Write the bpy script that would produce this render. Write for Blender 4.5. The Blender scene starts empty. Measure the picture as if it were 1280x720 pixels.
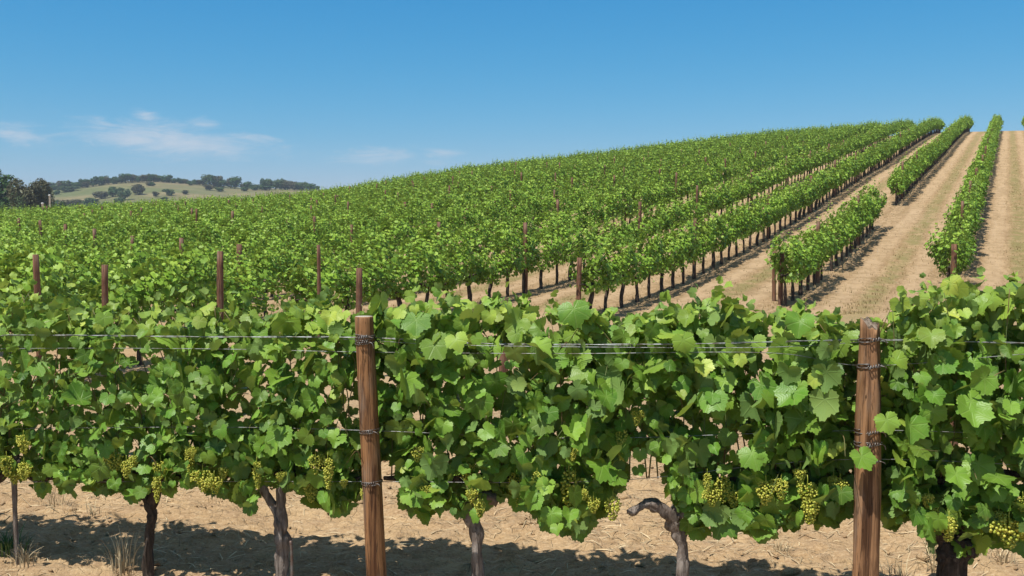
import bpy, math, random
import numpy as np
from mathutils import Vector, Matrix

random.seed(7)
rng = np.random.default_rng(11)
scene = bpy.context.scene
COL = scene.collection
PI = math.pi

# ------------------------------------------------------------------ camera
CAM_Z = 2.4
F = 1200.0
TILT = math.atan(75 / F)
cam_d = bpy.data.cameras.new('camera')
cam_d.sensor_width = 36
cam_d.lens = 36 * F / 1280
cam_d.clip_start = 0.1
cam_d.clip_end = 9000
cam = bpy.data.objects.new('camera', cam_d)
cam.location = (0, 0, CAM_Z)
cam.rotation_euler = (PI / 2 - TILT, 0, 0)
COL.objects.link(cam)
scene.camera = cam
CT, ST = math.cos(TILT), math.sin(TILT)


def ray(px, py):
    a, b = (px - 640) / F, -(py - 360) / F
    return Vector((a, CT + b * ST, -ST + b * CT))


# ------------------------------------------------------------------ noise
def _hash(ix, iy, s):
    n = (ix.astype(np.int64) * 374761393 + iy.astype(np.int64) * 668265263 + s * 974711) & 0x7fffffff
    n = ((n ^ (n >> 13)) * 1274126177) & 0x7fffffff
    return ((n ^ (n >> 16)) & 0xffff) / 65535.0


def vnoise(x, y, s=0):
    x = np.asarray(x, float); y = np.asarray(y, float)
    ix, iy = np.floor(x), np.floor(y)
    fx, fy = x - ix, y - iy
    fx = fx * fx * (3 - 2 * fx); fy = fy * fy * (3 - 2 * fy)
    a = _hash(ix, iy, s); b = _hash(ix + 1, iy, s)
    c = _hash(ix, iy + 1, s); d = _hash(ix + 1, iy + 1, s)
    return (a * (1 - fx) + b * fx) * (1 - fy) + (c * (1 - fx) + d * fx) * fy - 0.5


def fbm(x, y, s=0, o=4):
    t, a, f = 0, 1.0, 1.0
    for k in range(o):
        t = t + a * vnoise(x * f, y * f, s + k * 17)
        a *= .5; f *= 2.03
    return t


def softplus(x, w):
    return np.logaddexp(0, x / w) * w


# ------------------------------------------------------------------ terrain
Y0 = 28.0
_q = np.linspace(-4, 4, 801)
_e = np.interp(_q, [-.75, -.533, -.2, -.1, 0, .1, .183, .217, .3, .425, .51, .7], [-.006, .001, .0215, .0405, .0555, .0655, .077, .0818, .0895, .099, .1015, .1035])
_yc = np.interp(_q, [-.7, -.533, 0, .3, .5], [105, 110, 130, 145, 150])
_k = np.hanning(21); _k /= _k.sum()
_e = np.convolve(np.pad(_e, 10, 'edge'), _k, 'valid')
_yc = np.convolve(np.pad(_yc, 10, 'edge'), _k, 'valid')


def H(X, Y):
    X = np.asarray(X, float); Y = np.asarray(Y, float)
    q = X / np.maximum(Y, 8.0)
    e = np.interp(q, _q, _e); yc = np.interp(q, _q, _yc)
    zc = CAM_Z + e * yc
    L = yc - Y0
    r = softplus(Y - Y0, 3.0)
    r = L - softplus(L - r, 7.0)
    z = zc * r / L * 1.03
    z = z - .035 * softplus(Y - yc - 6, 6.0)
    z = -3 + softplus(z + 3, .4)
    far = np.clip((Y - 12) / 20, 0, 1)
    z = z + .25 * far * fbm(X / 17, Y / 17, 3, 3) * np.clip(1 - (Y - 90) / 30, 0, 1)
    return z


def micro(X, Y):
    near = np.clip((13 - Y) / 5, 0, 1) * np.clip((Y - 2) / 2, 0, 1)
    mid = np.clip((45 - Y) / 25, 0, 1)
    n1 = fbm(X / .55, Y / .40, 5, 3)
    n2 = fbm(X / .13, Y / .075, 9, 3)
    n3 = np.abs(fbm(X / .22 + 7, Y / .11, 21, 3))
    clod = np.clip(vnoise(X / .09, Y / .07, 33) - .12, 0, 1)
    n4 = np.abs(fbm(X / .30 + 3, Y / .055, 51, 3))
    return near * (.085 * n4 + .06 * n1 + .026 * n2 + .04 * n3 + .05 * clod) + mid * .05 * fbm(X / 1.3, Y / 1.3, 41, 2)


def ground_z(x, y):
    return float(H(x, y) + micro(np.float64(x), np.float64(y)))


# ------------------------------------------------------------------ mesh helpers
def mesh_np(name, V, Fc, attrs=None, smooth=True, mats=None, mat_idx=None):
    V = np.asarray(V, np.float32).reshape(-1, 3)
    Fc = np.asarray(Fc, np.int32)
    k = Fc.shape[1]
    me = bpy.data.meshes.new(name)
    me.vertices.add(len(V)); me.vertices.foreach_set('co', V.ravel())
    me.loops.add(Fc.size); me.loops.foreach_set('vertex_index', Fc.ravel())
    me.polygons.add(len(Fc))
    me.polygons.foreach_set('loop_start', np.arange(0, Fc.size, k, dtype=np.int32))
    if smooth:
        me.polygons.foreach_set('use_smooth', np.ones(len(Fc), bool))
    for n, a in (attrs or {}).items():
        a = np.asarray(a, np.float32)
        if a.ndim == 1:
            at = me.attributes.new(n, 'FLOAT', 'POINT'); at.data.foreach_set('value', a)
        else:
            at = me.attributes.new(n, 'FLOAT_VECTOR', 'POINT'); at.data.foreach_set('vector', a.ravel())
    for m in (mats or []):
        me.materials.append(m)
    if mat_idx is not None:
        me.polygons.foreach_set('material_index', np.asarray(mat_idx, np.int32))
    me.update(calc_edges=True)
    return me


def obj(name, me, parent=None, loc=(0, 0, 0), rotz=0.0, scale=None):
    o = bpy.data.objects.new(name, me)
    COL.objects.link(o)
    o.location = loc
    o.rotation_euler = (0, 0, rotz)
    if scale is not None:
        o.scale = scale
    if parent:
        o.parent = parent
    return o


def tag(o, label, cat, group=None, kind=None):
    if label: o['label'] = label
    if cat: o['category'] = cat
    if group: o['group'] = group
    if kind: o['kind'] = kind
    return o


def thing(name, label, cat, loc=(0, 0, 0), rotz=0.0, group=None, scale=None):
    return tag(obj(name, None, None, loc, rotz, scale), label, cat, group)


def dup(root, loc, rotz=0.0, scale=None, label=None, group=None):
    r = root.copy(); COL.objects.link(r)
    r.location = loc; r.rotation_euler = (0, 0, rotz)
    if scale is not None: r.scale = scale
    if label: r['label'] = label
    if group: r['group'] = group
    for ch in root.children:
        c = ch.copy(); COL.objects.link(c); c.parent = r
    return r


class Acc:
    """collects triangle geometry for ONE mesh"""
    def __init__(s): s.v = []; s.f = []; s.n = 0; s.a = []
    def add(s, V, Fc, a=None):
        V = np.asarray(V, float); Fc = np.asarray(Fc, int)
        if Fc.shape[1] == 4:
            Fc = np.concatenate([Fc[:, [0, 1, 2]], Fc[:, [0, 2, 3]]])
        s.v.append(V); s.f.append(Fc + s.n); s.n += len(V)
        s.a.append(np.full(len(V), 0.0 if a is None else a))
    def mesh(s, name, mat, smooth=True):
        return mesh_np(name, np.concatenate(s.v), np.concatenate(s.f), {'tint': np.concatenate(s.a)}, smooth, [mat])


def smooth_path(P, n):
    P = np.asarray(P, float)
    if len(P) < 3:
        t = np.linspace(0, 1, n)[:, None]
        return P[0] * (1 - t) + P[-1] * t
    Q = np.vstack([2 * P[0] - P[1], P, 2 * P[-1] - P[-2]])
    out = []
    for t in np.linspace(0, len(P) - 1 - 1e-6, n):
        i = int(t); u = t - i
        p0, p1, p2, p3 = Q[i], Q[i + 1], Q[i + 2], Q[i + 3]
        out.append(.5 * (2 * p1 + (p2 - p0) * u + (2 * p0 - 5 * p1 + 4 * p2 - p3) * u * u + (3 * p1 - p0 - 3 * p2 + p3) * u ** 3))
    return np.array(out)


def tube(P, R, sides=8, rough=0.0, seed=0, flute=0.0):
    P = np.asarray(P, float); n = len(P)
    R = np.broadcast_to(np.asarray(R, float), (n,))
    T = np.gradient(P, axis=0); T /= np.linalg.norm(T, axis=1)[:, None] + 1e-12
    ref = np.array([0, 0, 1.0]) if abs(T[0][2]) < .9 else np.array([1.0, 0, 0])
    A = np.zeros((n, 3)); a = np.cross(T[0], ref); a /= np.linalg.norm(a)
    for i in range(n):
        a = a - T[i] * np.dot(a, T[i]); a /= np.linalg.norm(a); A[i] = a
    B = np.cross(T, A)
    th = np.arange(sides) / sides * 2 * PI
    rr = R[:, None] * np.ones(sides)
    if rough:
        i, j = np.meshgrid(np.arange(n), np.arange(sides), indexing='ij')
        rr = rr * (1 + rough * (vnoise(i * .9 + seed * 3.7, np.cos(th[j]) * 1.7 + 5, seed) * 2 + vnoise(i * .35 + seed, np.sin(th[j]) * 2.1 + 9, seed + 4) * 2))
        rr = rr * (1 + flute * np.sin(th[j] * 4 + i * .35 + seed))
    V = P[:, None] + rr[..., None] * (np.cos(th)[None, :, None] * A[:, None] + np.sin(th)[None, :, None] * B[:, None])
    V = np.concatenate([V.reshape(-1, 3), P[:1], P[-1:]])
    f = []
    for i in range(n - 1):
        for j in range(sides):
            k = (j + 1) % sides
            f.append((i * sides + j, i * sides + k, (i + 1) * sides + k)); f.append((i * sides + j, (i + 1) * sides + k, (i + 1) * sides + j))
    e = n * sides
    for j in range(sides):
        k = (j + 1) % sides
        f.append((e, k, j)); f.append((e + 1, (n - 1) * sides + j, (n - 1) * sides + k))
    return V, np.array(f)


_t = (1 + 5 ** .5) / 2
ICO_V = np.array([(-1, _t, 0), (1, _t, 0), (-1, -_t, 0), (1, -_t, 0), (0, -1, _t), (0, 1, _t), (0, -1, -_t), (0, 1, -_t), (_t, 0, -1), (_t, 0, 1), (-_t, 0, -1), (-_t, 0, 1)], float)
ICO_V /= np.linalg.norm(ICO_V[0])
ICO_F = np.array([(0, 11, 5), (0, 5, 1), (0, 1, 7), (0, 7, 10), (0, 10, 11), (1, 5, 9), (5, 11, 4), (11, 10, 2), (10, 7, 6), (7, 1, 8), (3, 9, 4), (3, 4, 2), (3, 2, 6), (3, 6, 8), (3, 8, 9), (4, 9, 5), (2, 4, 11), (6, 2, 10), (8, 6, 7), (9, 8, 1)])


def subdiv(V, Fc):
    V = list(map(tuple, V)); m = {}; out = []
    def mid(a, b):
        k = (min(a, b), max(a, b))
        if k not in m:
            p = (np.array(V[a]) + np.array(V[b])) / 2; p /= np.linalg.norm(p)
            m[k] = len(V); V.append(tuple(p))
        return m[k]
    for a, b, c in Fc:
        ab, bc, ca = mid(a, b), mid(b, c), mid(c, a)
        out += [(a, ab, ca), (b, bc, ab), (c, ca, bc), (ab, bc, ca)]
    return np.array(V), np.array(out)


SPH_V, SPH_F = subdiv(ICO_V, ICO_F)


# ------------------------------------------------------------------ node helpers
class NT:
    def __init__(s, name):
        s.m = bpy.data.materials.new(name); s.m.use_nodes = True
        s.t = s.m.node_tree; s.t.nodes.clear()
        s.out = s.n('ShaderNodeOutputMaterial')
    def n(s, ty, **kw):
        nd = s.t.nodes.new(ty)
        for k, v in kw.items(): setattr(nd, k, v)
        return nd
    def l(s, a, b): s.t.links.new(a, b)
    def put(s, sock, v):
        if isinstance(v, bpy.types.NodeSocket): s.l(v, sock)
        elif v is not None: sock.default_value = v
    def math(s, op, a, b=None, c=None, clamp=False):
        nd = s.n('ShaderNodeMath', operation=op, use_clamp=clamp)
        s.put(nd.inputs[0], a)
        if b is not None: s.put(nd.inputs[1], b)
        if c is not None: s.put(nd.inputs[2], c)
        return nd.outputs[0]
    def mix(s, f, a, b, mode='MIX'):
        nd = s.n('ShaderNodeMix', data_type='RGBA', blend_type=mode)
        s.put(nd.inputs[0], f); s.put(nd.inputs[6], a if not isinstance(a, tuple) else (*a, 1)); s.put(nd.inputs[7], b if not isinstance(b, tuple) else (*b, 1))
        return nd.outputs[2]
    def noise(s, vec, scale, detail=4, rough=.55, dist=0.0):
        nd = s.n('ShaderNodeTexNoise')
        if vec is not None: s.l(vec, nd.inputs['Vector'])
        nd.inputs['Scale'].default_value = scale; nd.inputs['Detail'].default_value = detail
        nd.inputs['Roughness'].default_value = rough; nd.inputs['Distortion'].default_value = dist
        return nd.outputs['Fac']
    def maprange(s, v, a, b, c=0.0, d=1.0, smooth=True):
        nd = s.n('ShaderNodeMapRange', interpolation_type='SMOOTHSTEP' if smooth else 'LINEAR')
        s.put(nd.inputs['Value'], v)
        for k, x in zip(('From Min', 'From Max', 'To Min', 'To Max'), (a, b, c, d)): s.put(nd.inputs[k], x)
        return nd.outputs['Result']
    def mapping(s, vec, scale=(1, 1, 1), rot=(0, 0, 0)):
        nd = s.n('ShaderNodeMapping'); s.l(vec, nd.inputs['Vector'])
        nd.inputs['Scale'].default_value = scale; nd.inputs['Rotation'].default_value = rot
        return nd.outputs['Vector']
    def attr(s, name): return s.n('ShaderNodeAttribute', attribute_name=name)
    def coord(s, k='Object'): return s.n('ShaderNodeTexCoord').outputs[k]
    def bump(s, h, strength=.5, dist=.01, normal=None):
        nd = s.n('ShaderNodeBump'); s.l(h, nd.inputs['Height'])
        nd.inputs['Strength'].default_value = strength; nd.inputs['Distance'].default_value = dist
        if normal is not None: s.l(normal, nd.inputs['Normal'])
        return nd.outputs['Normal']
    def bsdf(s, color, rough=.8, spec=.3, normal=None, metal=0.0):
        b = s.n('ShaderNodeBsdfPrincipled')
        s.put(b.inputs['Base Color'], (*color, 1) if isinstance(color, tuple) else color)
        s.put(b.inputs['Roughness'], rough); b.inputs['Specular IOR Level'].default_value = spec
        b.inputs['Metallic'].default_value = metal
        if normal is not None: s.l(normal, b.inputs['Normal'])
        return b.outputs['BSDF']
    def done(s, sh):
        s.l(sh, s.out.inputs['Surface']); return s.m


def leaf_material(name, dark, mid, light, yellow, under, trans=.28, rough=.42, veins=False, spec=.45):
    N = NT(name)
    tint = N.attr('tint').outputs['Fac']
    if not veins:
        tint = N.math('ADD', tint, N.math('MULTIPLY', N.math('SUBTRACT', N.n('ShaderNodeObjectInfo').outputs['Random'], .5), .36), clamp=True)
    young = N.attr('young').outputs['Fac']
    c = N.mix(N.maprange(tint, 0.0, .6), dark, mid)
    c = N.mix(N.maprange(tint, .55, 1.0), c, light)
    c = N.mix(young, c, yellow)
    nz = N.noise(N.coord('Object'), 14 if veins else 3, 3)
    c = N.mix(N.maprange(nz, .3, .75, 0, .45), c, light)
    normal = None
    if veins:
        uv = N.attr('luv').outputs['Vector']
        sx = N.n('ShaderNodeSeparateXYZ'); N.l(uv, sx.inputs[0])
        u, v = sx.outputs[0], sx.outputs[1]
        a = N.math('ARCTAN2', u, v)
        k = math.radians(50)
        da = N.math('SUBTRACT', a, N.math('MULTIPLY', N.math('ROUND', N.math('DIVIDE', a, k)), k))
        r = N.math('SQRT', N.math('ADD', N.math('MULTIPLY', u, u), N.math('MULTIPLY', v, v)))
        d = N.math('MULTIPLY', N.math('ABSOLUTE', N.math('SINE', da)), r)
        vein = N.maprange(d, .012, .045, 1, 0)
        vein = N.math('MULTIPLY', vein, N.maprange(r, .85, 1.05, 1, .15))
        # side veins branch off the nearest main vein
        sv = N.math('PINGPONG', N.math('ADD', r, N.math('MULTIPLY', d, 1.0)), .085)
        side = N.math('MULTIPLY', N.maprange(sv, 0, .022, 1, 0), .45)
        vv = N.math('MAXIMUM', vein, side)
        c = N.mix(N.math('MULTIPLY', vv, .33), c, (.26, .38, .10))
        # brown scorched edges and spots on some leaves
        brn = N.math('MULTIPLY', N.maprange(N.noise(N.coord('Object'), 9, 4), .60, .70), N.maprange(r, .5, .95))
        c = N.mix(N.math('MULTIPLY', brn, .55), c, (.20, .12, .035))
        h = N.math('SUBTRACT', N.math('MULTIPLY', N.noise(uv, 7, 2), .5), vv)
        normal = N.bump(h, .35, .006)
    geo = N.n('ShaderNodeNewGeometry')
    cu = N.mix(.65, c, under)
    c2 = N.mix(geo.outputs['Backfacing'], c, cu)
    rgh = N.math('ADD', N.math('MULTIPLY', geo.outputs['Backfacing'], .3), rough)
    b = N.bsdf(c2, rgh, spec, normal)
    tr = N.n('ShaderNodeBsdfTranslucent')
    N.l(N.mix(.6, c, yellow), tr.inputs['Color'])
    ms = N.n('ShaderNodeMixShader'); ms.inputs[0].default_value = trans
    N.l(b, ms.inputs[1]); N.l(tr.outputs[0], ms.inputs[2])
    return N.done(ms.outputs[0])


M_LEAF = leaf_material('vine leaf', (.030, .098, .010), (.096, .238, .022), (.215, .385, .050), (.50, .58, .09), (.15, .24, .075), .24, .42, True, .32)
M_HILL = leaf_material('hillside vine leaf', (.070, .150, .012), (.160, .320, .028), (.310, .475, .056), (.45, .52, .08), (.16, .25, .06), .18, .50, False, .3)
M_TREE = leaf_material('tree leaf', (.024, .066, .017), (.046, .108, .026), (.082, .155, .040), (.12, .12, .05), (.07, .10, .05), .12, .7, False, .12)
M_TREE2 = leaf_material('brownish tree leaf', (.044, .050, .020), (.080, .088, .034), (.125, .120, .050), (.20, .14, .07), (.12, .12, .07), .15, .6, False, .25)
M_TREE3 = leaf_material('olive bush leaf', (.036, .072, .022), (.065, .120, .036), (.105, .165, .055), (.17, .18, .07), (.11, .14, .07), .15, .6, False, .25)


def bark_material(name, a, b, c, scale=1.0):
    N = NT(name)
    oc = N.coord('Object')
    st = N.mapping(oc, (38 * scale, 38 * scale, 5 * scale))
    n1 = N.noise(st, 1.0, 6, .65, .6)
    n2 = N.noise(oc, 9 * scale, 4)
    col = N.mix(N.maprange(n1, .3, .7), a, b)
    col = N.mix(N.maprange(n2, .45, .7), col, c)
    h = N.math('ADD', N.math('MULTIPLY', n1, 1.0), N.math('MULTIPLY', n2, .4))
    return N.done(N.bsdf(col, .92, .15, N.bump(h, .9, .02)))


M_BARK = bark_material('grey vine bark', (.075, .058, .047), (.34, .29, .25), (.19, .15, .125))
M_BARKD = bark_material('dark vine bark', (.030, .023, .018), (.12, .09, .07), (.06, .045, .035))
M_TRUNK = bark_material('tree bark', (.05, .04, .03), (.14, .11, .085), (.09, .07, .05), .2)


def wood_material(name, a, b, c, z=1.0):
    N = NT(name)
    oc = N.coord('Object')
    st = N.mapping(oc, (26, 26, 1.5 * z))
    n1 = N.noise(st, 1.0, 7, .6, .8)
    st2 = N.mapping(oc, (90, 90, 2.2))
    n2 = N.noise(st2, 1.0, 4, .6)
    n3 = N.noise(oc, 2.2, 3)
    n4 = N.noise(N.mapping(oc, (60, 60, 3.2)), 1.0, 5, .7, 1.5)
    n5 = N.noise(N.mapping(oc, (9, 9, 2.5)), 1.0, 4)
    col = N.mix(N.maprange(n1, .40, .60), a, b)
    col = N.mix(N.maprange(n5, .50, .68, 0, .45), col, (.26, .20, .15))
    col = N.mix(N.maprange(n4, .60, .66, 0, .85), col, (.020, .011, .006))
    col = N.mix(N.maprange(n2, .56, .68, 0, .75), col, c)
    col = N.mix(N.maprange(n3, .45, .75, 0, .5), col, b)
    sx = N.n('ShaderNodeSeparateXYZ'); N.l(oc, sx.inputs[0])
    col = N.mix(N.maprange(N.math('ADD', sx.outputs[2], N.math('MULTIPLY', n1, .3)), .18, .02, 0, .7), col, (.22, .15, .09))
    h = N.math('ADD', n1, N.math('MULTIPLY', N.math('ADD', n2, N.maprange(n4, .58, .66)), -.8))
    return N.done(N.bsdf(col, .72, .25, N.bump(h, .7, .008)))


M_POST = wood_material('reddish brown post wood', (.075, .030, .012), (.29, .145, .062), (.026, .012, .006))
M_POSTR = wood_material('weathered post wood', (.080, .036, .016), (.31, .165, .080), (.028, .014, .008), .7)
M_POSTF = wood_material('hillside post wood', (.10, .045, .026), (.21, .105, .06), (.05, .03, .02))
N = NT('cut end grain')
_c = N.coord('Object'); _w = N.n('ShaderNodeTexWave', wave_type='RINGS', rings_direction='Z'); N.l(_c, _w.inputs['Vector'])
_w.inputs['Scale'].default_value = 28; _w.inputs['Distortion'].default_value = 2.0
M_END = N.done(N.bsdf(N.mix(N.maprange(_w.outputs['Fac'], 0, 1, 0, .5), (.46, .40, .33), (.28, .23, .18)), .85, .2))
N = NT('weathered broken wood')
M_ENDR = N.done(N.bsdf(N.mix(N.maprange(N.noise(N.coord(), 40, 4), .4, .6), (.09, .065, .045), (.24, .19, .145)), .9, .1))
N = NT('galvanised wire')
M_WIRE = N.done(N.bsdf(N.mix(N.maprange(N.noise(N.coord(), 30, 3), .4, .65), (.33, .35, .35), (.14, .12, .10)), .5, .4, None, .5))
N = NT('rusty tie wire')
M_TIE = N.done(N.bsdf(N.mix(N.maprange(N.noise(N.coord(), 40, 3), .4, .65), (.22, .21, .2), (.11, .065, .04)), .5, .5, None, .6))
N = NT('black hose')
M_HOSE = N.done(N.bsdf((.014, .014, .015), .5, .4))
N = NT('metal stake')
M_STAKE = N.done(N.bsdf(N.mix(N.maprange(N.noise(N.coord(), 12, 4), .4, .6), (.20, .19, .18), (.15, .10, .08)), .5, .5, None, .5))
N = NT('grape skin')
_t1 = N.attr('tint').outputs['Fac']
_col = N.mix(_t1, (.38, .44, .05), (.72, .68, .12))
_b = N.n('ShaderNodeBsdfPrincipled'); N.l(_col, _b.inputs['Base Color'])
_b.inputs['Roughness'].default_value = .35; _b.inputs['Specular IOR Level'].default_value = .5
_tr = N.n('ShaderNodeBsdfTranslucent'); N.l(_col, _tr.inputs['Color'])
_ms = N.n('ShaderNodeMixShader'); _ms.inputs[0].default_value = .3
N.l(_b.outputs[0], _ms.inputs[1]); N.l(_tr.outputs[0], _ms.inputs[2])
M_GRAPE = N.done(_ms.outputs[0])
N = NT('green shoot')
M_SHOOT = N.done(N.bsdf(N.mix(N.maprange(N.noise(N.coord(), 6, 3), .4, .6), (.12, .17, .05), (.20, .13, .06)), .6, .3))
N = NT('dry straw')
M_STRAW = N.done(N.bsdf(N.mix(N.attr('tint').outputs['Fac'], (.17, .12, .065), (.68, .55, .34)), .8, .2))
N = NT('weed leaf')
M_WEED = N.done(N.bsdf(N.mix(N.attr('tint').outputs['Fac'], (.05, .10, .025), (.14, .22, .06)), .6, .3))
N = NT('white painted post')
M_WHITE = N.done(N.bsdf(N.mix(N.maprange(N.noise(N.coord(), 3, 3), .4, .7), (.72, .71, .68), (.5, .48, .44)), .7, .3))

# row geometry of the hillside:  X = C0 + PITCH*k + SLP*Y  (row k)
SLP, PITCH, C0 = .5125, 4.45, -6.07
ROWANG = math.atan2(1.0, SLP)


def soil_material():
    N = NT('dry soil')
    pos = N.n('ShaderNodeNewGeometry').outputs['Position']
    sx = N.n('ShaderNodeSeparateXYZ'); N.l(pos, sx.inputs[0])
    X, Y = sx.outputs[0], sx.outputs[1]
    big = N.noise(pos, .7, 4)
    med = N.noise(pos, 5, 5, .6)
    fine = N.noise(pos, 45, 4, .65)
    grit = N.noise(pos, 160, 2, .6)
    col = N.mix(N.maprange(big, .35, .65), (.39, .262, .142), (.465, .325, .178))
    col = N.mix(N.maprange(med, .40, .70, 0, .8), col, (.345, .23, .132))
    col = N.mix(N.maprange(fine, .50, .72, 0, .65), col, (.54, .40, .25))
    col = N.mix(N.maprange(fine, .45, .27, 0, .8), col, (.20, .125, .07))
    strw = N.noise(N.mapping(pos, (9, 55, 9), (0, 0, .15)), 1.0, 4, .7, 1.2)
    col = N.mix(N.maprange(strw, .54, .64, 0, .6), col, (.25, .16, .085))
    col = N.mix(N.maprange(strw, .44, .36, 0, .5), col, (.60, .46, .29))
    # hillside lanes: wheel tracks, grassy middle
    t = N.math('DIVIDE', N.math('SUBTRACT', N.math('SUBTRACT', X, C0), N.math('MULTIPLY', Y, SLP)), PITCH)
    wob = N.math('MULTIPLY', N.math('SUBTRACT', N.noise(pos, .18, 3), .5), .12)
    fr = N.math('FRACT', N.math('ADD', t, wob))
    trk = N.math('ABSOLUTE', N.math('SUBTRACT', N.math('ABSOLUTE', N.math('SUBTRACT', fr, .5)), .21))
    track = N.maprange(trk, .03, .12, 1, 0)
    midl = N.maprange(N.math('ABSOLUTE', N.math('SUBTRACT', fr, .5)), .03, .12, 1, 0)
    lane = N.maprange(Y, 18, 30)
    # streaks along the rows
    al = N.mapping(pos, (1, 1, .1), (0, 0, -ROWANG))
    al2 = N.mapping(al, (.25, 2.6, 1))
    strk = N.noise(al2, 1.2, 5, .65)
    mott = N.noise(pos, 1.5, 5, .7)
    hc = N.mix(N.maprange(strk, .35, .65), (.33, .215, .112), (.46, .315, .178))
    hc = N.mix(N.maprange(mott, .46, .70, 0, .75), hc, (.25, .175, .085))
    spk = N.noise(pos, 6.5, 5, .78)
    hc = N.mix(N.maprange(spk, .50, .64, 0, .75), hc, (.19, .125, .062))
    hc = N.mix(N.maprange(spk, .46, .34, 0, .55), hc, (.62, .48, .32))
    hc = N.mix(N.math('MULTIPLY', track, N.maprange(mott, .65, .35, .25, .75)), hc, (.53, .38, .235))
    hc = N.mix(N.math('MULTIPLY', midl, N.maprange(mott, .36, .56, .1, .85)), hc, (.22, .20, .075))
    hc = N.mix(N.maprange(fine, .5, .75, 0, .4), hc, (.58, .45, .28))
    col = N.mix(N.math('MULTIPLY', lane, .9), col, hc)
    # beyond the vineyard: dry meadow
    far = N.maprange(Y, 170, 260)
    col = N.mix(far, col, N.mix(N.maprange(N.noise(pos, .02, 4), .4, .6), (.21, .19, .085), (.13, .15, .05)))
    vo = N.n('ShaderNodeTexVoronoi', feature='DISTANCE_TO_EDGE'); N.l(N.mapping(pos, (1, 1.6, 1)), vo.inputs['Vector']); vo.inputs['Scale'].default_value = 7
    crack = N.maprange(vo.outputs['Distance'], 0, .06, 0, 1)
    crack = N.math('MAXIMUM', crack, N.maprange(med, .5, .62, 0, 1))
    h = N.math('ADD', N.math('MULTIPLY', med, 1.0), N.math('ADD', N.math('MULTIPLY', fine, .45), N.math('MULTIPLY', grit, .15)))
    h = N.math('ADD', h, N.math('MULTIPLY', crack, .18))
    h = N.math('ADD', h, N.math('MULTIPLY', N.math('MULTIPLY', lane, N.math('ADD', spk, mott)), 2.2))
    return N.done(N.bsdf(col, .95, .1, N.bump(h, .9, .035)))


M_SOIL = soil_material()

# ------------------------------------------------------------------ ground sheet
def grow(start, step, ratio, end):
    out = []; x = start
    while x < end:
        step *= ratio; x += step; out.append(x)
    return out


xs = list(np.arange(-4.6, 4.6, .028))
gx = grow(4.6, .028, 1.065, 1500)
xs = [-g for g in reversed(gx)][:] + xs + gx
xs = sorted(xs)
ys = sorted([-g + 4.0 for g in grow(0, .06, 1.25, 300)] + list(np.arange(4.0, 4.9, .06)) + list(np.arange(4.9, 9.5, .028)) + grow(9.5, .028, 1.022, 1800))
xs = np.array(xs); ys = np.array(ys)
GX, GY = np.meshgrid(xs, ys)
GZ = H(GX, GY) + micro(GX, GY)
nx, ny = len(xs), len(ys)
idx = np.arange(nx * ny).reshape(ny, nx)
Q = np.stack([idx[:-1, :-1], idx[:-1, 1:], idx[1:, 1:], idx[1:, :-1]], -1).reshape(-1, 4)
g = obj('ground', mesh_np('ground', np.stack([GX, GY, GZ], -1), Q, None, True, [M_SOIL]))
tag(g, 'dry tan vineyard soil rising to the crest with bare lanes between rows', 'ground', None, 'structure')

# ------------------------------------------------------------------ leaf templates
def leaf_template(big=True):
    ang = np.radians([0, 12, 24, 33, 43, 54, 66, 78, 92, 106, 120, 136, 150, 163, 172, 180])
    rad = np.array([1.0, .90, .80, .78, .87, .93, .86, .77, .74, .80, .77, .68, .62, .54, .37, .10])
    if big:
        no, ni = 44, 22
        ao = np.linspace(-PI, PI, no, endpoint=False)
        ro = np.interp(np.abs(ao), ang, rad)
        ro = ro * (1 + .05 * np.where(np.arange(no) % 2, 1, -1))
        ai = ao[::2]; ri = np.interp(np.abs(ai), ang, rad) * .55
        uv = np.concatenate([[(0, 0)], np.stack([np.sin(ai) * ri, np.cos(ai) * ri], 1), np.stack([np.sin(ao) * ro, np.cos(ao) * ro], 1)])
        f = []
        for i in range(ni):
            j = (i + 1) % ni
            f.append((0, 1 + j, 1 + i))
            o0, o1, o2 = 1 + ni + 2 * i, 1 + ni + 2 * i + 1, 1 + ni + (2 * i + 2) % no
            f += [(1 + i, 1 + j, o1), (1 + i, o1, o0), (1 + j, o2, o1)]
        return uv, np.array(f)
    no = 9
    a9 = np.radians([-150, -108, -55, -28, 0, 28, 55, 108, 150])
    r9 = np.array([.60, .76, .92, .74, 1.0, .74, .92, .76, .60])
    uv = np.concatenate([[(0, 0)], np.stack([np.sin(a9) * r9, np.cos(a9) * r9], 1)])
    f = [(0, i + 2, i + 1) for i in range(no - 1)]
    return uv, np.array(f)


T_BIG = leaf_template(True)
T_SMALL = leaf_template(False)


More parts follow.
